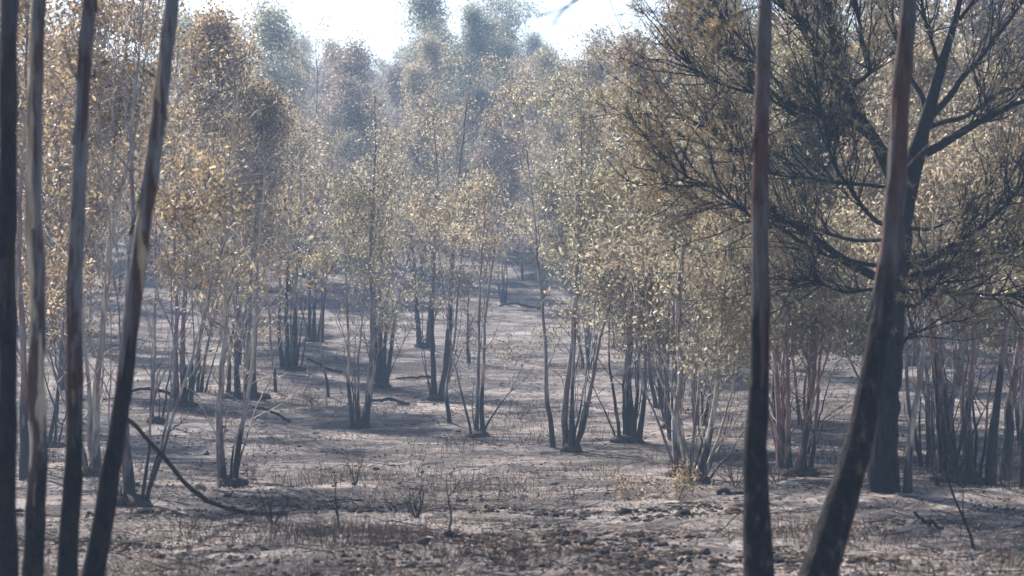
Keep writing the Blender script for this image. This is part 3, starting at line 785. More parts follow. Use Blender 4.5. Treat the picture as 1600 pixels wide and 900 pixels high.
        for b in range(nbr):
            f = g.uniform(.22, 1.0) * (m - 1.01); a = int(f); p0 = P[a]
            fwd = unit(P[min(a + 2, m - 1)] - P[max(a - 2, 0)])
            d = unit(fwd * 1.25 + g.normal(0, .48, 3) + np.array([0, 0, .12])); L = g.uniform(.3, 1.3)
            B = [p0]
            for k in range(6):
                d = unit(d + g.normal(0, .15, 3) + np.array([0, 0, .07])); B.append(B[-1] + d * L / 6)
            B = np.array(B); tw.add(B, np.linspace(.010, .0035, 7), 4)
            for s in range(int(g.integers(2, 10))):
                q = B[int(g.integers(2, 7))]; dd = unit(d * .7 + g.normal(0, .6, 3) + np.array([0, 0, .2])); l = g.uniform(.12, .4)
                E = np.array([q, q + dd * l * .5 + g.normal(0, .02, 3), q + dd * l + np.array([0, 0, .04])])
                tw.add(E, [.0045, .0035, .0025], 3)
                for z in range(2):
                    dz = unit(dd + g.normal(0, .5, 3)); e2 = E[1 + z] + dz * g.uniform(.05, .16)
                    tw.add(np.array([E[1 + z], e2]), [.003, .002], 3)
                    keep = .14 + .60 * (p0[0] + base[0] < 2.7) + .2 * (p0[0] + base[0] > 5.2)
                    if g.random() < keep: tufts.append(e2); tdir.append(dz)
                if g.random() < .4: tufts.append(E[2]); tdir.append(dd)
        link('twig', tw.mesh('twig', PINE_BARK, False), lo)
    C = np.array(tufts); D = np.array(tdir); k = 15
    C = np.repeat(C, k, 0); D = np.repeat(D, k, 0); n = len(C)
    C = C - D * g.uniform(0, .09, (n, 1)); a = unit(D * .75 + g.normal(0, .55, (n, 3)) + np.array([0, 0, -.12])); s = unit(np.cross(a, g.normal(0, 1, (n, 3))))
    l = g.uniform(.06, .11, (n, 1)); w = .0034
    V = np.stack([C, C + a * l * .5 + s * w, C + a * l, C + a * l * .5 - s * w], 1).reshape(-1, 3)
    link('needle_foliage', quads('needle_foliage', V, np.arange(n * 4).reshape(n, 4), False, NEEDLE), root)
    print('needles', n)
pine()

# ------------------------------------------------------------------ the wood on the slope and behind: copies of a few kinds
def proto(seed, nst, H, spread, wid, per=None):
    g = np.random.default_rng(seed); st = []
    for k in range(nst):
        a = g.uniform(0, 6.28) if nst > 1 else 0; sp = g.uniform(.05, .16) * (nst > 1)
        p = np.array([math.cos(a) * .07 * (nst > 1), math.sin(a) * .07 * (nst > 1), 0]); d = unit(np.array([math.cos(a) * sp, math.sin(a) * sp, 1]) + g.normal(0, .05, 3))
        h = H * g.uniform(.72, 1.0) if k else H
        P = [p]
        for j in range(7):
            d = unit(d + g.normal(0, .085, 3) + np.array([0, 0, .06])); P.append(P[-1] + d * h / 7)
        if k == 0:
            for q in range(int(g.integers(1, 4))):
                az = g.uniform(0, 6.28); d2 = unit(np.array([math.cos(az) * .3, math.sin(az) * .3, 1])); P2 = [np.array([math.cos(az) * .1, math.sin(az) * .1, 0])]; h2 = g.uniform(1.8, 4.5)
                for j in range(6): d2 = unit(d2 + g.normal(0, .1, 3) + np.array([0, 0, .05])); P2.append(P2[-1] + d2 * h2 / 6)
                st.append((np.array(P2), g.uniform(.014, .026), .7, 3))
        st.append((np.array(P), g.uniform(.6, .85) * wid, g.uniform(.42, .58), None if k < 2 or g.random() < .6 else 2))
    per = per or (15 if nst > 2 else 17)
    return eucalypt(np.zeros(3), st, 'tan', None, seed, bark='far', spread=spread, nb=int(14 / nst + 7), per=per,
                    L=.095, W=.042, char=.8, limb_parts=False, sides=6, cl=.19, gaps=per > 14)
protos = [proto(201, 1, 7.2, 1.5, .06), proto(202, 1, 7.6, 1.7, .07), proto(203, 2, 7.0, 1.5, .055), proto(204, 2, 7.4, 1.6, .06),
          proto(205, 3, 7.0, 1.4, .05), proto(206, 3, 7.3, 1.5, .055), proto(207, 4, 6.9, 1.4, .05), proto(208, 1, 7.0, 1.3, .05),
          proto(209, 2, 7.2, 1.3, .05), proto(210, 5, 7.0, 1.35, .045),
          proto(211, 1, 7.2, 1.25, .05, 9), proto(212, 2, 7.2, 1.1, .05, 8)]
PN = [1, 1, 2, 2, 3, 3, 4, 1, 2, 5, 1, 2]
used = set()
def kids(o): return [c for c in sc.collection.objects if c.parent == o]
TREE = {i: [(c, kids(c)) for c in kids(p)] for i, p in enumerate(protos)}
def place(i, x, y, s, rz, leaf, label, group):
    p = protos[i]
    if i not in used: o = p; parts = [c for c, _ in TREE[i]]; used.add(i)
    else:
        o = p.copy(); sc.collection.objects.link(o); parts = []
        for c, gs in TREE[i]:
            n = c.copy(); sc.collection.objects.link(n); n.parent = o; parts.append(n)
            for gg in gs:
                q = gg.copy(); sc.collection.objects.link(q); q.parent = n
    o.location = (x, y, float(ground_z(x, y)) - .03); o.rotation_euler = (0, 0, rz); o.scale = (s, s, s)
    tag(o, label, 'tree', group)
    for n in parts:
        if n.type == 'MESH' and n.name.startswith('crown'):
            n.material_slots[0].link = 'OBJECT'; n.material_slots[0].material = LEAF[leaf]
    return o

SKY = np.array([(-50, -200), (300, -60), (330, 20), (352, 40), (372, 0), (395, 5), (415, 35), (440, 62), (480, 45), (515, 50), (545, 82), (568, 105), (590, 128),
                (606, 118), (620, 78), (645, 62), (668, 55), (682, 5), (700, -10), (780, -10), (795, 60), (812, 78), (838, 66), (862, 84), (885, 60),
                (930, 48), (965, 62), (980, 10), (1000, -60), (1650, -200)], float)
def skyline(px): return float(np.interp(px, SKY[:, 0], SKY[:, 1]))

NUMW = {1: 'single-stemmed', 2: 'two-stemmed', 3: 'three-stemmed', 4: 'four-stemmed', 5: 'many-stemmed'}
LEAFW = {'golden': 'golden-brown', 'tan': 'tan', 'olive': 'olive', 'green': 'grey-green', 'mauve': 'dull brown'}
COLS = [(-80, 130, 'behind the leftmost front trunks'), (130, 260, 'behind the leaning left trunk'), (260, 350, 'behind the three-stemmed gum'),
        (350, 440, 'behind the pale crooked pair'), (440, 530, 'behind the five-stemmed clump'), (530, 625, 'below the notch of open sky'),
        (625, 710, 'behind the V-shaped black pair'), (710, 800, 'behind the twin-stemmed gum'), (800, 880, 'behind the solitary curving trunk'),
        (880, 960, 'behind the strongly leaning fork'), (960, 1040, 'behind the fan of five stems'), (1040, 1180, 'behind the thick curved gum'),
        (1180, 1300, 'behind the upright right trunk'), (1300, 1400, "left of the pine's trunk"), (1400, 1500, "right of the pine's trunk"),
        (1500, 1700, 'behind the right-edge pinkish trunks')]
taken = []
placed = []
def wood(n, x0, x1, d0, d1, leafs, hmin, hmax, sep, g, bare=None):
    k = 0; tries = 0
    while k < n and tries < n * 40:
        tries += 1
        px = g.uniform(x0, x1); d = d0 + (d1 - d0) * g.random() ** .8
        x = (px - 800) / F * d
        if any((x - a) ** 2 + ((d - b) * .7) ** 2 < sep * sep for a, b in taken): continue
        gz = float(ground_z(x, d)); py = HORIZON - (gz - CAM_H) / d * F
        H = g.uniform(hmin, hmax)
        top = skyline(px); sp = 0
        for q in (-50, -25, 25, 50): top = max(top, skyline(px + q * 45 / d) - 12)
        Hmax = (py - top) / F * d
        H = min(H, Hmax * g.uniform(.93, 1.0))
        if H < 3.5: continue
        if bare and bare(px, py): continue
        i = int(g.integers(0, len(protos))); leaf = leafs[int(g.integers(0, len(leafs)))]
        zone = next(w for a, b, w in COLS if a <= px < b)
        band = ('low down' if d < 48 else 'midway up' if d < 80 else 'high up' if d < 115 else 'on the ridge')
        lab = f'{NUMW[PN[i]]} {LEAFW[leaf]} gum {band}, {zone}'
        placed.append((place(i, x, d, H / 7.3, g.uniform(0, 6.28), leaf, lab, None), lab))
        taken.append((x, d)); k += 1
    print('wood', k)

G = np.random.default_rng(5)
def ridge_tree(px, top, d, i, leaf, lab, rz=0.0):
    x = (px - 800) / F * d; gz = float(ground_z(x, d)); py = HORIZON - (gz - CAM_H) / d * F
    s = (py - top) / F * d / 7.3
    placed.append((place(i, x, d, s, rz, leaf, lab, None), lab)); taken.append((x, d))
for a in [(740, -25, 94, 10, 'green', 'tall airy grey-green gum rising highest beside the open sky'),
          (712, 26, 97, 2, 'green', 'grey-green gum touching the left of the highest one'),
          (770, 20, 99, 8, 'green', 'grey-green gum touching the right of the highest one'),
          (740, 10, 103, 1, 'green', 'fuller grey-green gum close behind the highest one'),
          (382, -8, 74, 11, 'green', 'pale green feathery gum at the left end of the open sky'),
          (330, -2, 76, 10, 'green', 'green-topped gum left of the pale feathery one'),
          (350, 34, 104, 7, 'green', 'small green gum crown between two taller feathery ones'),
          (446, 44, 128, 2, 'green', 'faint bluish gum top between feathery and brown crowns'),
          (494, 36, 82, 11, 'mauve', 'brown round-headed gum with forked trunk left of the sky notch'),
          (546, 78, 88, 7, 'mauve', 'brown gum sloping down to the sky notch'),
          (420, 70, 90, 3, 'tan', 'tan gum low between the feathery and the brown crowns'),
          (644, 62, 112, 0, 'green', 'dark bluish rounded gum right of the sky notch'),
          (616, 112, 104, 0, 'mauve', 'low brown gum in the foot of the sky notch'),
          (668, 66, 86, 2, 'tan', 'tan gum in front of the dark bluish rounded one'),
          (836, 62, 126, 8, 'green', 'faint blue gum top in the right part of the open sky'),
          (806, 86, 88, 2, 'tan', 'tan gum crown below the right part of the open sky'),
          (868, 84, 84, 7, 'olive', 'small olive gum crown below the right part of the sky'),
          (925, 58, 68, 5, 'tan', 'broad tan gum crown standing under the blurred bare twig'),
          (962, 76, 74, 3, 'olive', 'olive gum crown at the right end of the open sky'),
          (1050, -40, 80, 1, 'green', 'tall green gum at the right end of the open sky')]: ridge_tree(*a, rz=a[0] * .1)
def open_slope(px, py):
    # the pale bare slope seen between the clumps
    return (380 < px < 900 and py > 455) or (480 < px < 880 and 370 < py and G.random() < .6) or (1290 < px < 1350 and py > 420)
wood(70, 290, 1020, 98, 150, ['mauve', 'tan', 'green', 'mauve', 'olive'], 6.5, 10.5, 2.5, G)
wood(30, 330, 1040, 62, 98, ['tan', 'olive', 'mauve', 'tan'], 5.5, 9.0, 2.4, G, open_slope)
wood(8, 330, 1010, 46, 60, ['tan', 'olive'], 5.5, 8.5, 2.2, G, open_slope)
wood(6, 440, 900, 70, 90, ['tan', 'olive', 'mauve'], 4.5, 7.0, 1.6, G)
wood(30, -60, 330, 34, 110, ['golden', 'golden', 'tan', 'olive'], 6.5, 9.5, 2.2, G)
wood(54, 1010, 1660, 36, 110, ['tan', 'olive', 'tan', 'golden', 'mauve'], 7.0, 10.0, 2.0, G, open_slope)
wood(12, 1000, 1660, 26, 36, ['olive', 'tan'], 5.0, 7.0, 1.3, G)
# where two or more would read alike, say which one
from collections import defaultdict
byl = defaultdict(list)
for o, lab in placed: byl[lab].append(o)
ORD = {2: ['left of two', 'right of two'], 3: ['leftmost of three', 'middle of three', 'rightmost of three'],
       4: ['leftmost of four', 'second of four from left', 'third of four from left', 'rightmost of four']}
for lab, L in byl.items():
    L.sort(key=lambda o: o.location.x / o.location.y)
    for i, o in enumerate(L):
        if len(L) == 1: o['label'] = lab
        elif len(L) in ORD: o['label'] = ORD[len(L)][i] + ': ' + lab
        else: o['label'] = lab
        o['group'] = 'gum trees of the wood on the slope' if len(L) < 5 else lab

# ------------------------------------------------------------------ undergrowth, litter and single small things
def burnt_plant(px, py, h, seed, label, lean=.15, stems=1, fork=3, cat='sapling', name='burnt_sapling', leaf=None, thick=.010, wide=.5, group=None, mat=None):
    g = np.random.default_rng(seed); base = on_ground(px, py); mat = mat or CHAR
    root = link(name, None, None, base); tag(root, label, cat, group); C = []
    for k in range(stems):
        d = unit(np.array([g.normal(lean if stems == 1 else 0, .15 if stems == 1 else wide), g.normal(0, .2), 1.0])); P = [np.array([0, 0, -.03])]
        n = 8; hh = h * (g.uniform(.6, 1) if k else 1)
        for j in range(n):
            d = unit(d + g.normal(0, .13, 3) + np.array([0, 0, .06])); P.append(P[-1] + d * hh / n)
        P = np.array(P); tb = Tubes(); tb.add(P, np.linspace(thick, thick * .3, n + 1), 6)
        st = link('stem', tb.mesh('stem', mat), root)
        if fork:
            b = Tubes()
            for f in range(fork):
                q = P[int(g.integers(2, n))]; dd = unit(d + g.normal(0, .55, 3)); T = [q]
                for z in range(4): dd = unit(dd + g.normal(0, .2, 3) + np.array([0, 0, .08])); T.append(T[-1] + dd * hh * g.uniform(.05, .12))
                T = np.array(T); b.add(T, np.linspace(thick * .5, thick * .22, 5), 4); C += [T[2], T[4]]
                for z in range(2):
                    e = T[2 + z] + unit(g.normal(0, 1, 3) + np.array([0, 0, .4])) * hh * .08; b.add(np.array([T[2 + z], e]), [thick * .2, thick * .1], 3); C.append(e)
            link('twig', b.mesh('twig', mat), st)
    if leaf:
        V, Q = leaves(np.array(C), 4, .05, .06, .016, g); link('foliage', quads('foliage', V, Q, False, LEAF[leaf]), root)
    return root
burnt_plant(527, 826, .55, 301, 'charred forked sapling leaning right in front of the rusty litter, left of centre', .45, thick=.012)
burnt_plant(707, 842, .52, 302, 'single upright charred stick standing alone in the near foreground', 0, fork=1, thick=.013)
burnt_plant(652, 810, .34, 303, 'low charred bush of splayed twigs left of the upright stick', stems=5, fork=3, cat='shrub', name='burnt_shrub', thick=.010)
burnt_plant(428, 822, .38, 304, 'dark charred bush beside the end of the arching dead branch', stems=5, fork=3, cat='shrub', name='burnt_shrub', thick=.010)
burnt_plant(288, 840, .30, 305, 'two short black sticks near the foot of the leaning front trunk', stems=2, fork=1, thick=.007)
burnt_plant(1523, 860, 1.30, 306, 'tall thin scorched sapling with thick foot in the open at the right', -.22, fork=4, thick=.014)
burnt_plant(985, 782, .34, 307, 'dry orange-brown shrub on the rise right of centre', stems=5, fork=3, cat='shrub', name='dry_shrub', leaf='golden', thick=.004, mat=TWIG)
burnt_plant(1058, 785, .42, 308, 'dry yellowish shrub at the foot of the thick curved gum', stems=7, fork=4, cat='shrub', name='dry_shrub', leaf='golden', thick=.004, mat=TWIG)
burnt_plant(895, 790, .30, 309, 'fine grey shrub of bare twigs left of the orange-brown shrub', stems=7, fork=3, cat='shrub', name='bare_shrub', thick=.004, mat=TWIG)
burnt_plant(555, 760, .55, 310, 'bare brown shrub of thin rods behind the charred forked sapling', stems=9, fork=2, cat='shrub', name='bare_shrub', thick=.005, mat=TWIG, wide=.3)
burnt_plant(1150, 760, .62, 311, 'bare bush of thin rods at the left of the front right trunk', stems=9, fork=3, cat='shrub', name='bare_shrub', thick=.006, mat=TWIG, wide=.5)
burnt_plant(1315, 745, .60, 312, 'thin bare bush between the pink-barked clump and the pine', stems=7, fork=3, cat='shrub', name='bare_shrub', thick=.006, mat=TWIG, wide=.5)
burnt_plant(1465, 760, .70, 313, 'bare twiggy bush between the pale trunk and the two left-leaning pinkish trunks', stems=9, fork=3, cat='shrub', name='bare_shrub', thick=.006, mat=TWIG, wide=.4)
burnt_plant(1500, 762, .55, 314, 'bare bush at the foot of the two left-leaning pinkish trunks', stems=8, fork=3, cat='shrub', name='bare_shrub', thick=.006, mat=TWIG, wide=.5)
burnt_plant(1575, 765, .60, 315, 'bare bush at the foot of the thickest pinkish trunk', stems=8, fork=3, cat='shrub', name='bare_shrub', thick=.006, mat=TWIG, wide=.5)
burnt_plant(1215, 755, .45, 316, 'tangled bare bush at the foot of the reddish straight stems', stems=9, fork=3, cat='shrub', name='bare_shrub', thick=.006, mat=TWIG, wide=.8)
burnt_plant(1590, 885, .35, 317, 'curled black twig sticking up in the bottom right corner', .3, fork=2, thick=.006)
burnt_plant(263, 575, .8, 318, 'pair of thin black saplings uphill left of the dark-footed three-stemmed gum', stems=2, fork=2, thick=.012, wide=.06)
burnt_plant(276, 668, .55, 319, 'small black forked sapling below the dark-footed three-stemmed gum', .3, fork=3, thick=.010)
burnt_plant(472, 620, .9, 320, 'thin bare rod right of the dark five-stemmed clump', .1, fork=2, thick=.010, mat=TWIG)
burnt_plant(487, 640, .45, 321, 'small dry shrub with orange leaves in the open below the five-stemmed clump', stems=4, fork=3, cat='shrub', name='dry_shrub', leaf='golden', thick=.005, mat=TWIG)
burnt_plant(390, 755, .35, 322, 'low bare bush behind the arching dead branch', stems=6, fork=3, cat='shrub', name='bare_shrub', thick=.005, mat=TWIG, wide=.7)
burnt_plant(160, 800, .5, 323, 'bare bush between the third and fourth front-left trunks', stems=6, fork=3, cat='shrub', name='bare_shrub', thick=.006, mat=TWIG, wide=.5)
burnt_plant(575, 545, 1.0, 324, 'limp black-leaved sapling on the pale slope left of the crowded clump', .1, fork=5, leaf='dark', thick=.012)
burnt_plant(880, 600, .5, 325, 'tiny charred sapling on the slope behind the leaning fork', 0, fork=2, thick=.010)

def branch_thing(pts, w, label, seed, name='fallen_branch', ends=(0.0, 0.0), mat=CHAR, subs=0):
    """pts: (px, py, lift above the ground in metres or None to use px,py at the foot's distance)"""
    g = np.random.default_rng(seed); foot = on_ground(*pts[-1][:2]); P = []
    d1 = foot[1]
    for i, (px, py) in enumerate(pts):
        d = d1 + ends[0] * (1 - i / (len(pts) - 1))
        x = (px - 800) / F * d; z = CAM_H + (HORIZON - py) / F * d
        P.append([x, d, max(z, float(ground_z(x, d)) + w / F * d * .3)])
    P = np.array(P) - foot; S = resample(P, 34); m = 34
    S[1:-1] += np.cumsum(g.normal(0, .004, (m - 2, 3)), 0) * np.hanning(m - 2)[:, None] * 2
    root = link(name, None, None, foot); tag(root, label, 'branch')
    tb = Tubes(); tb.add(S, np.linspace(w * .7, w, m) / F * d1 / 2, 8, wobble(g, .08)); link('branch', tb.mesh('branch', mat), root)
    for k in range(subs):
        q = S[int(g.integers(8, m - 6))]; d = unit(np.array([g.normal(.6, .4), g.normal(0, .5), g.uniform(.2, .7)])); T = [q]
        for z in range(5): d = unit(d + g.normal(0, .15, 3)); T.append(T[-1] + d * .09)
        b = Tubes(); b.add(np.array(T), np.linspace(w * .35, w * .12, 6) / F * d1 / 2, 5); link('side_twig', b.mesh('side_twig', mat), root)
branch_thing([(196, 652), (215, 668), (245, 702), (290, 750), (330, 780), (372, 796), (410, 802), (450, 804)], 8,
             'long black dead branch arching down from the leaning front trunk to the ground', 401, 'dead_branch', (-3.0, 0), subs=2)
branch_thing([(1428, 800), (1445, 815), (1465, 828), (1475, 830)], 6, 'short curved black branch lying right of the pine foot', 402)
branch_thing([(1330, 790), (1300, 765), (1268, 748), (1250, 742)], 9, 'burnt log lying from the pine foot towards the pink-barked clump', 403)
branch_thing([(200, 612), (230, 606), (258, 612), (272, 622)], 6, 'thin dead branch curving from the leaning front trunk to the three-stemmed gum', 404, 'dead_branch')
branch_thing([(480, 560), (500, 570), (520, 580), (535, 583)], 5, 'dark fallen branch on the slope right of the tight blackened clump', 405)
branch_thing([(618, 630), (640, 618), (656, 605), (672, 588), (670, 592)], 4, 'thin slanting dead stick propped left of the tall central pair', 406, 'dead_branch')
branch_thing([(570, 625), (600, 627), (635, 632), (640, 633)], 6, 'low charred log on the ground behind the three slender stems', 407)
branch_thing([(395, 636), (420, 640), (445, 655), (455, 660)], 5, 'fallen pole lying right of the group of four grey stems', 408)
branch_thing([(300, 745), (318, 735), (335, 728), (345, 724)], 3, 'short thin stick leaning on the pale crooked pair', 409, 'dead_branch')
branch_thing([(1165, 785), (1140, 778), (1128, 775), (1120, 774)], 9, 'short black log at the left of the front right trunk', 410)
branch_thing([(780, 478), (800, 474), (830, 480), (850, 484)], 5, 'distant fallen branch lying on the pale slope right of centre', 411)

# lumps that can be picked out one by one
def lump(px, py, w, h, label, mat, name, cat, seed):
    g = np.random.default_rng(seed); b = on_ground(px, py); s = w / F * b[1] / 2
    n = 9; th = np.linspace(0, np.pi, n)[:, None]; ph = np.linspace(0, 2 * np.pi, 14, endpoint=False)[None, :]
    X = np.sin(th) * np.cos(ph); Y = np.sin(th) * np.sin(ph); Z = np.cos(th) + 0 * ph
    r = 1 + .6 * vnoise(X * 1.7 + seed, Y * 1.7 + Z * 2.1, 51) + .35 * vnoise(X * 4 + seed, Y * 4 + Z * 4, 52)
    V = np.stack([X * r * s, Y * r * s * .7, Z * r * s * h / w + s * .12], -1).reshape(-1, 3)
    k = 14; i = np.arange(n - 1)[:, None] * k; j = np.arange(k)[None, :]; jn = (j + 1) % k
    Q = np.stack([i + j, i + k + j, i + k + jn, i + jn], -1).reshape(-1, 4)
    o = link(name, quads(name, V, Q, False, mat), None, b); tag(o, label, cat)
lump(1023, 779, 22, 9, 'pale flat stone left of the dry yellowish shrub', STONE, 'stone', 'stone', 1)
lump(1050, 787, 30, 6, 'long pale slab below the thick curved gum', STONE, 'stone', 'stone', 2)
lump(895, 803, 6, 12, 'small upright white stone on the rise right of centre', STONE, 'stone', 'stone', 3)
lump(944, 868, 22, 17, 'round black clod, largest in the right foreground', CLOD, 'clod', 'clod', 4)
lump(883, 836, 16, 12, 'black clod above and left of the largest round clod', CLOD, 'clod', 'clod', 5)
lump(922, 846, 8, 9, 'small white stone between the black clods in the foreground', STONE, 'stone', 'stone', 6)
lump(670, 845, 22, 10, 'yellowish lump of rotten wood left of the upright stick foot', STONE, 'wood_lump', 'wood', 7)
lump(628, 888, 16, 8, 'whitish stone at the bottom edge left of centre', STONE, 'stone', 'stone', 8)
lump(753, 888, 16, 8, 'whitish stone at the bottom edge below the upright stick', STONE, 'stone', 'stone', 9)
lump(1322, 888, 14, 8, 'pale stone beside the slanting foot of the front right trunk', STONE, 'stone', 'stone', 10)
lump(1232, 760, 40, 14, 'grey stone slab between the front right trunk and the pine', STONE, 'stone', 'stone', 11)
lump(1185, 750, 26, 12, 'grey stone hard against the front right trunk', STONE, 'stone', 'stone', 12)

def scatter_xy(n, d0, d1, g, p=1.0, wide=1.15):
    """points spread over the ground with the same density per picture area"""
    a = 1 / (g.random(n) * (1 / d0 - 1 / d1) + 1 / d1)
    y = a ** p * (d0 ** (1 - p)) if p != 1 else a
    x = g.uniform(-.257, .257, n) * wide * y
    return x, y
LITTER = {
    'stubble': leaf_mat('scorched_stubble', [(0, (.03, .022, .02)), (.5, (.08, .05, .038)), (1, (.19, .125, .085))], 0.1, 0.9, 0.1),
    'pale': leaf_mat('bleached_fallen_leaf', [(0, (.14, .10, .08)), (.5, (.26, .20, .155)), (.85, (.40, .34, .28)), (1, (.60, .54, .48))], 0.1, 0.9, 0.1),
    'brown': leaf_mat('brown_fallen_leaf', [(0, (.04, .032, .030)), (.4, (.10, .075, .064)), (.8, (.17, .125, .10)), (1, (.34, .27, .21))], 0.1, 0.9, 0.1),
}
def litter(name, n, d0, d1, L, W, mat, label, thr, seed, sc_=1.1):
    g = np.random.default_rng(seed); x, y = scatter_xy(n * 3, d0, d1, g)
    f = vnoise(x * sc_, y * sc_ * .8, seed) + .5 * vnoise(x * sc_ * 3, y * sc_ * 3, seed + 1) + g.normal(0, .22, len(x))
    k = np.nonzero(f > thr)[0][:n]; x = x[k]; y = y[k]; n = len(k)
    grow = np.clip(y / 24, .9, 2.6)[:, None]
    C = np.stack([x, y, ground_z(x, y) + .012], -1)
    a = unit(np.stack([g.normal(0, 1, n), g.normal(0, 1, n), g.normal(0, .28, n)], -1)); s = unit(np.cross(a, np.stack([g.normal(0, .35, n), g.normal(0, .35, n), np.ones(n)], -1)))
    up = np.cross(s, a); l = L * g.uniform(.5, 1.3, (n, 1)) * grow; w = W * g.uniform(.5, 1.3, (n, 1)) * grow / 2; e = w * .5
    V = np.stack([C - a * l / 2, C + s * w + up * e, C + a * l / 2 + up * e * .5, C - s * w + up * e], 1).reshape(-1, 3)
    o = link(name, quads(name, V, np.arange(n * 4).reshape(n, 4), False, mat)); tag(o, label, kind='stuff')
litter('leaf_litter', 13000, 11, 75, .042, .015, LITTER['pale'], 'pale fallen leaves scattered over the ash', .05, 501)
litter('leaf_litter', 36000, 11, 90, .075, .022, LITTER['brown'], 'brown fallen leaves scattered over the ash', -.02, 502)

def twig_litter(n, seed):
    g = np.random.default_rng(seed); x, y = scatter_xy(n, 11, 60, g); tb = Tubes()
    for i in range(n):
        L = g.uniform(.08, .45) * min(1.6, max(1, y[i] / 28)); a = g.uniform(0, 6.28); t = np.linspace(-.5, .5, 4) * L
        px = x[i] + t * math.cos(a) + g.normal(0, .012, 4); py = y[i] + t * math.sin(a) + g.normal(0, .012, 4)
        pz = ground_z(px, py) + .010 + np.abs(g.normal(0, .012, 4)) + (t + L / 2) * max(0, g.normal(0, .16))
        tb.add(np.stack([px, py, pz], -1), g.uniform(.002, .006), 3)
    o = link('fallen_twigs', tb.mesh('fallen_twigs', CHAR)); tag(o, 'charred twigs strewn over the ash', kind='stuff')
twig_litter(2300, 503)

def stubble(n, seed):
    g = np.random.default_rng(seed); x, y = scatter_xy(n * 5, 14, 50, g)
    f = vnoise(x * .8, y * .6, 77) + g.normal(0, .1, len(x)); k = np.nonzero(f > .17)[0][:n]; x = x[k]; y = y[k]; n = len(k)
    C = np.stack([x, y, ground_z(x, y) - .01], -1); a = unit(np.stack([g.normal(0, .45, n), g.normal(0, .45, n), np.ones(n)], -1)); s = unit(np.stack([g.normal(0, 1, n), g.normal(0, 1, n), np.zeros(n)], -1))
    l = g.uniform(.05, .24, (n, 1)); w = .0035 * np.clip(y / 22, 1, 2)[:, None]; bend = g.normal(0, .03, (n, 3))
    V = np.stack([C - s * w, C + s * w, C + a * l + bend + s * w * .3, C + a * l + bend - s * w * .3], 1).reshape(-1, 3)
    o = link('burnt_stubble', quads('burnt_stubble', V, np.arange(n * 4).reshape(n, 4), False, LITTER['stubble'])); tag(o, 'thin scorched stubble of heath and grass', kind='stuff')
stubble(11000, 504)

def clod_mat():
    m, nt, bs, out = mat_new('charred_earth_clod')
    geo = nt.nodes.new('ShaderNodeNewGeometry'); r = ramp(nt, [(0, (.012, .011, .012)), (.4, (.022, .018, .017)), (.75, (.045, .032, .026)), (.95, (.10, .068, .05)), (1, (.22, .18, .155))])
    nt.links.new(geo.outputs['Random Per Island'], r.inputs[0]); n = noise(nt, mapping(nt, (1, 1, 1)), 45, 4, .7)
    f = ramp(nt, [(.3, (.4, .4, .4)), (.7, (1.7, 1.6, 1.5))]); nt.links.new(n.outputs[0], f.inputs[0])
    mm = nt.nodes.new('ShaderNodeMix'); mm.data_type = 'RGBA'; mm.blend_type = 'MULTIPLY'; mm.inputs[0].default_value = 1
    nt.links.new(r.outputs[0], mm.inputs[6]); nt.links.new(f.outputs[0], mm.inputs[7]); nt.links.new(mm.outputs[2], bs.inputs['Base Color'])
    bs.inputs['Roughness'].default_value = .95; bs.inputs['Specular IOR Level'].default_value = .15; bump(nt, bs, n.outputs[0], .8, .015)
    return m
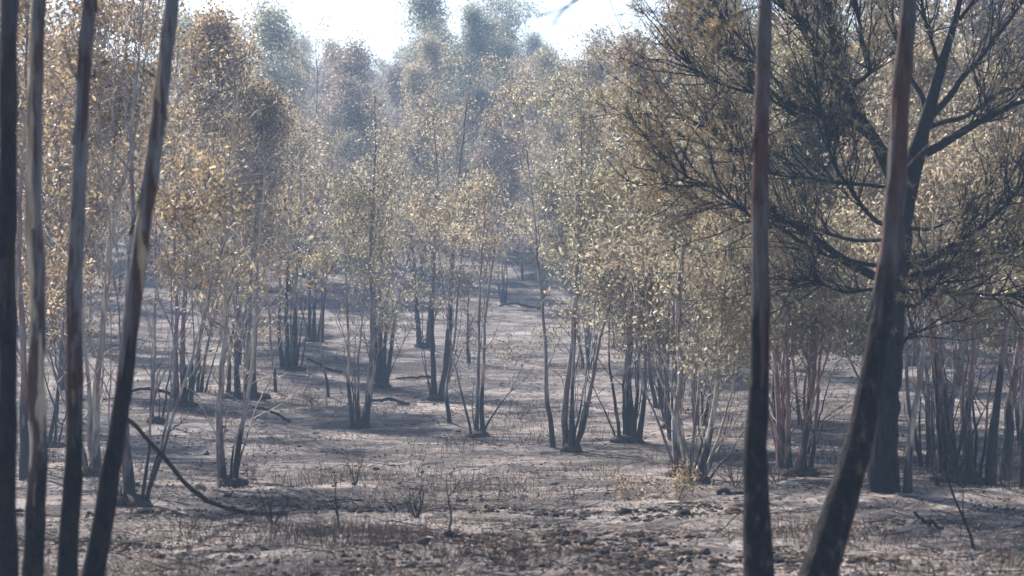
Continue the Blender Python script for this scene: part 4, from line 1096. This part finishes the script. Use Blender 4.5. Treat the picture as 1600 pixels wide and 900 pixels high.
def clods(n, d0, d1, size, thr, seed, label):
    g = np.random.default_rng(seed); x, y = scatter_xy(n * 6, d0, d1, g)
    f = vnoise(x * .55, y * .9, 61) + .6 * vnoise(x * 1.9, y * 2.4, 62) + g.normal(0, .06, len(x)) - .22 * np.clip((x / y - .06) / .05, 0, 1); k = np.nonzero(f > thr)[0][:n]; x = x[k]; y = y[k]; n = len(k)
    # a cube of 3x3 facets a side, rounded and then crumbled
    pts = {}; Q = []
    def vid(p):
        p = tuple(p)
        if p not in pts: pts[p] = len(pts)
        return pts[p]
    for ax in range(3):
        for sg in (-1, 1):
            for i in (-1, 0):
                for j in (-1, 0):
                    c = []
                    for a, b in ((i, j), (i + 1, j), (i + 1, j + 1), (i, j + 1)):
                        v = [0, 0, 0]; v[ax] = sg; v[(ax + 1) % 3] = a; v[(ax + 2) % 3] = b; c.append(vid(v))
                    Q.append(c if sg > 0 else c[::-1])
    B = unit(np.array(list(pts.keys()), float)); Q = np.array(Q); m = len(B)
    s = size * .9 * np.exp(g.normal(0, .45, n)); asp = np.stack([g.uniform(.8, 1.5, n), g.uniform(.7, 1.2, n), g.uniform(.4, .8, n)], -1)
    V = B[None] * (1 + g.normal(0, .30, (n, m, 1))) * asp[:, None] * s[:, None, None]
    a = g.uniform(0, 6.28, n)[:, None]; V = np.stack([V[..., 0] * np.cos(a) - V[..., 1] * np.sin(a), V[..., 0] * np.sin(a) + V[..., 1] * np.cos(a), V[..., 2]], -1)
    V += np.stack([x, y, ground_z(x, y) + s * .15], -1)[:, None]
    QQ = (Q[None] + (np.arange(n) * m)[:, None, None]).reshape(-1, 4)
    o = link('earth_clods', quads('earth_clods', V.reshape(-1, 3), QQ, False, CM)); tag(o, label, kind='stuff')
CM = clod_mat()
clods(5200, 11.5, 20, .018, .12, 505, 'crumbled charred clods of earth in the foreground')
clods(5200, 11.5, 45, .013, -.05, 506, 'small charred lumps over the forest floor')

# ------------------------------------------------------------------ haze
def haze():
    x0, x1, y0, y1, z0, z1 = -320, 320, -60, 910, -4.5, 30
    V = [(x, y, z) for x in (x0, x1) for y in (y0, y1) for z in (z0, z1)]
    Q = [(0, 1, 3, 2), (4, 6, 7, 5), (0, 4, 5, 1), (2, 3, 7, 6), (0, 2, 6, 4), (1, 5, 7, 3)]
    o = link('haze', quads('haze', np.array(V, float), np.array(Q)))
    m = bpy.data.materials.new('smoke_haze'); m.use_nodes = True; nt = m.node_tree
    for n in list(nt.nodes):
        if n.type != 'OUTPUT_MATERIAL': nt.nodes.remove(n)
    v = nt.nodes.new('ShaderNodeVolumePrincipled'); v.inputs['Color'].default_value = (.50, .69, 1.0, 1)
    v.inputs['Density'].default_value = HAZE; v.inputs['Anisotropy'].default_value = .05
    nt.links.new(v.outputs[0], nt.nodes['Material Output'].inputs['Volume'])
    o.data.materials.append(m); tag(o, 'thin bluish smoke haze hanging through the whole wood', kind='stuff')
haze()
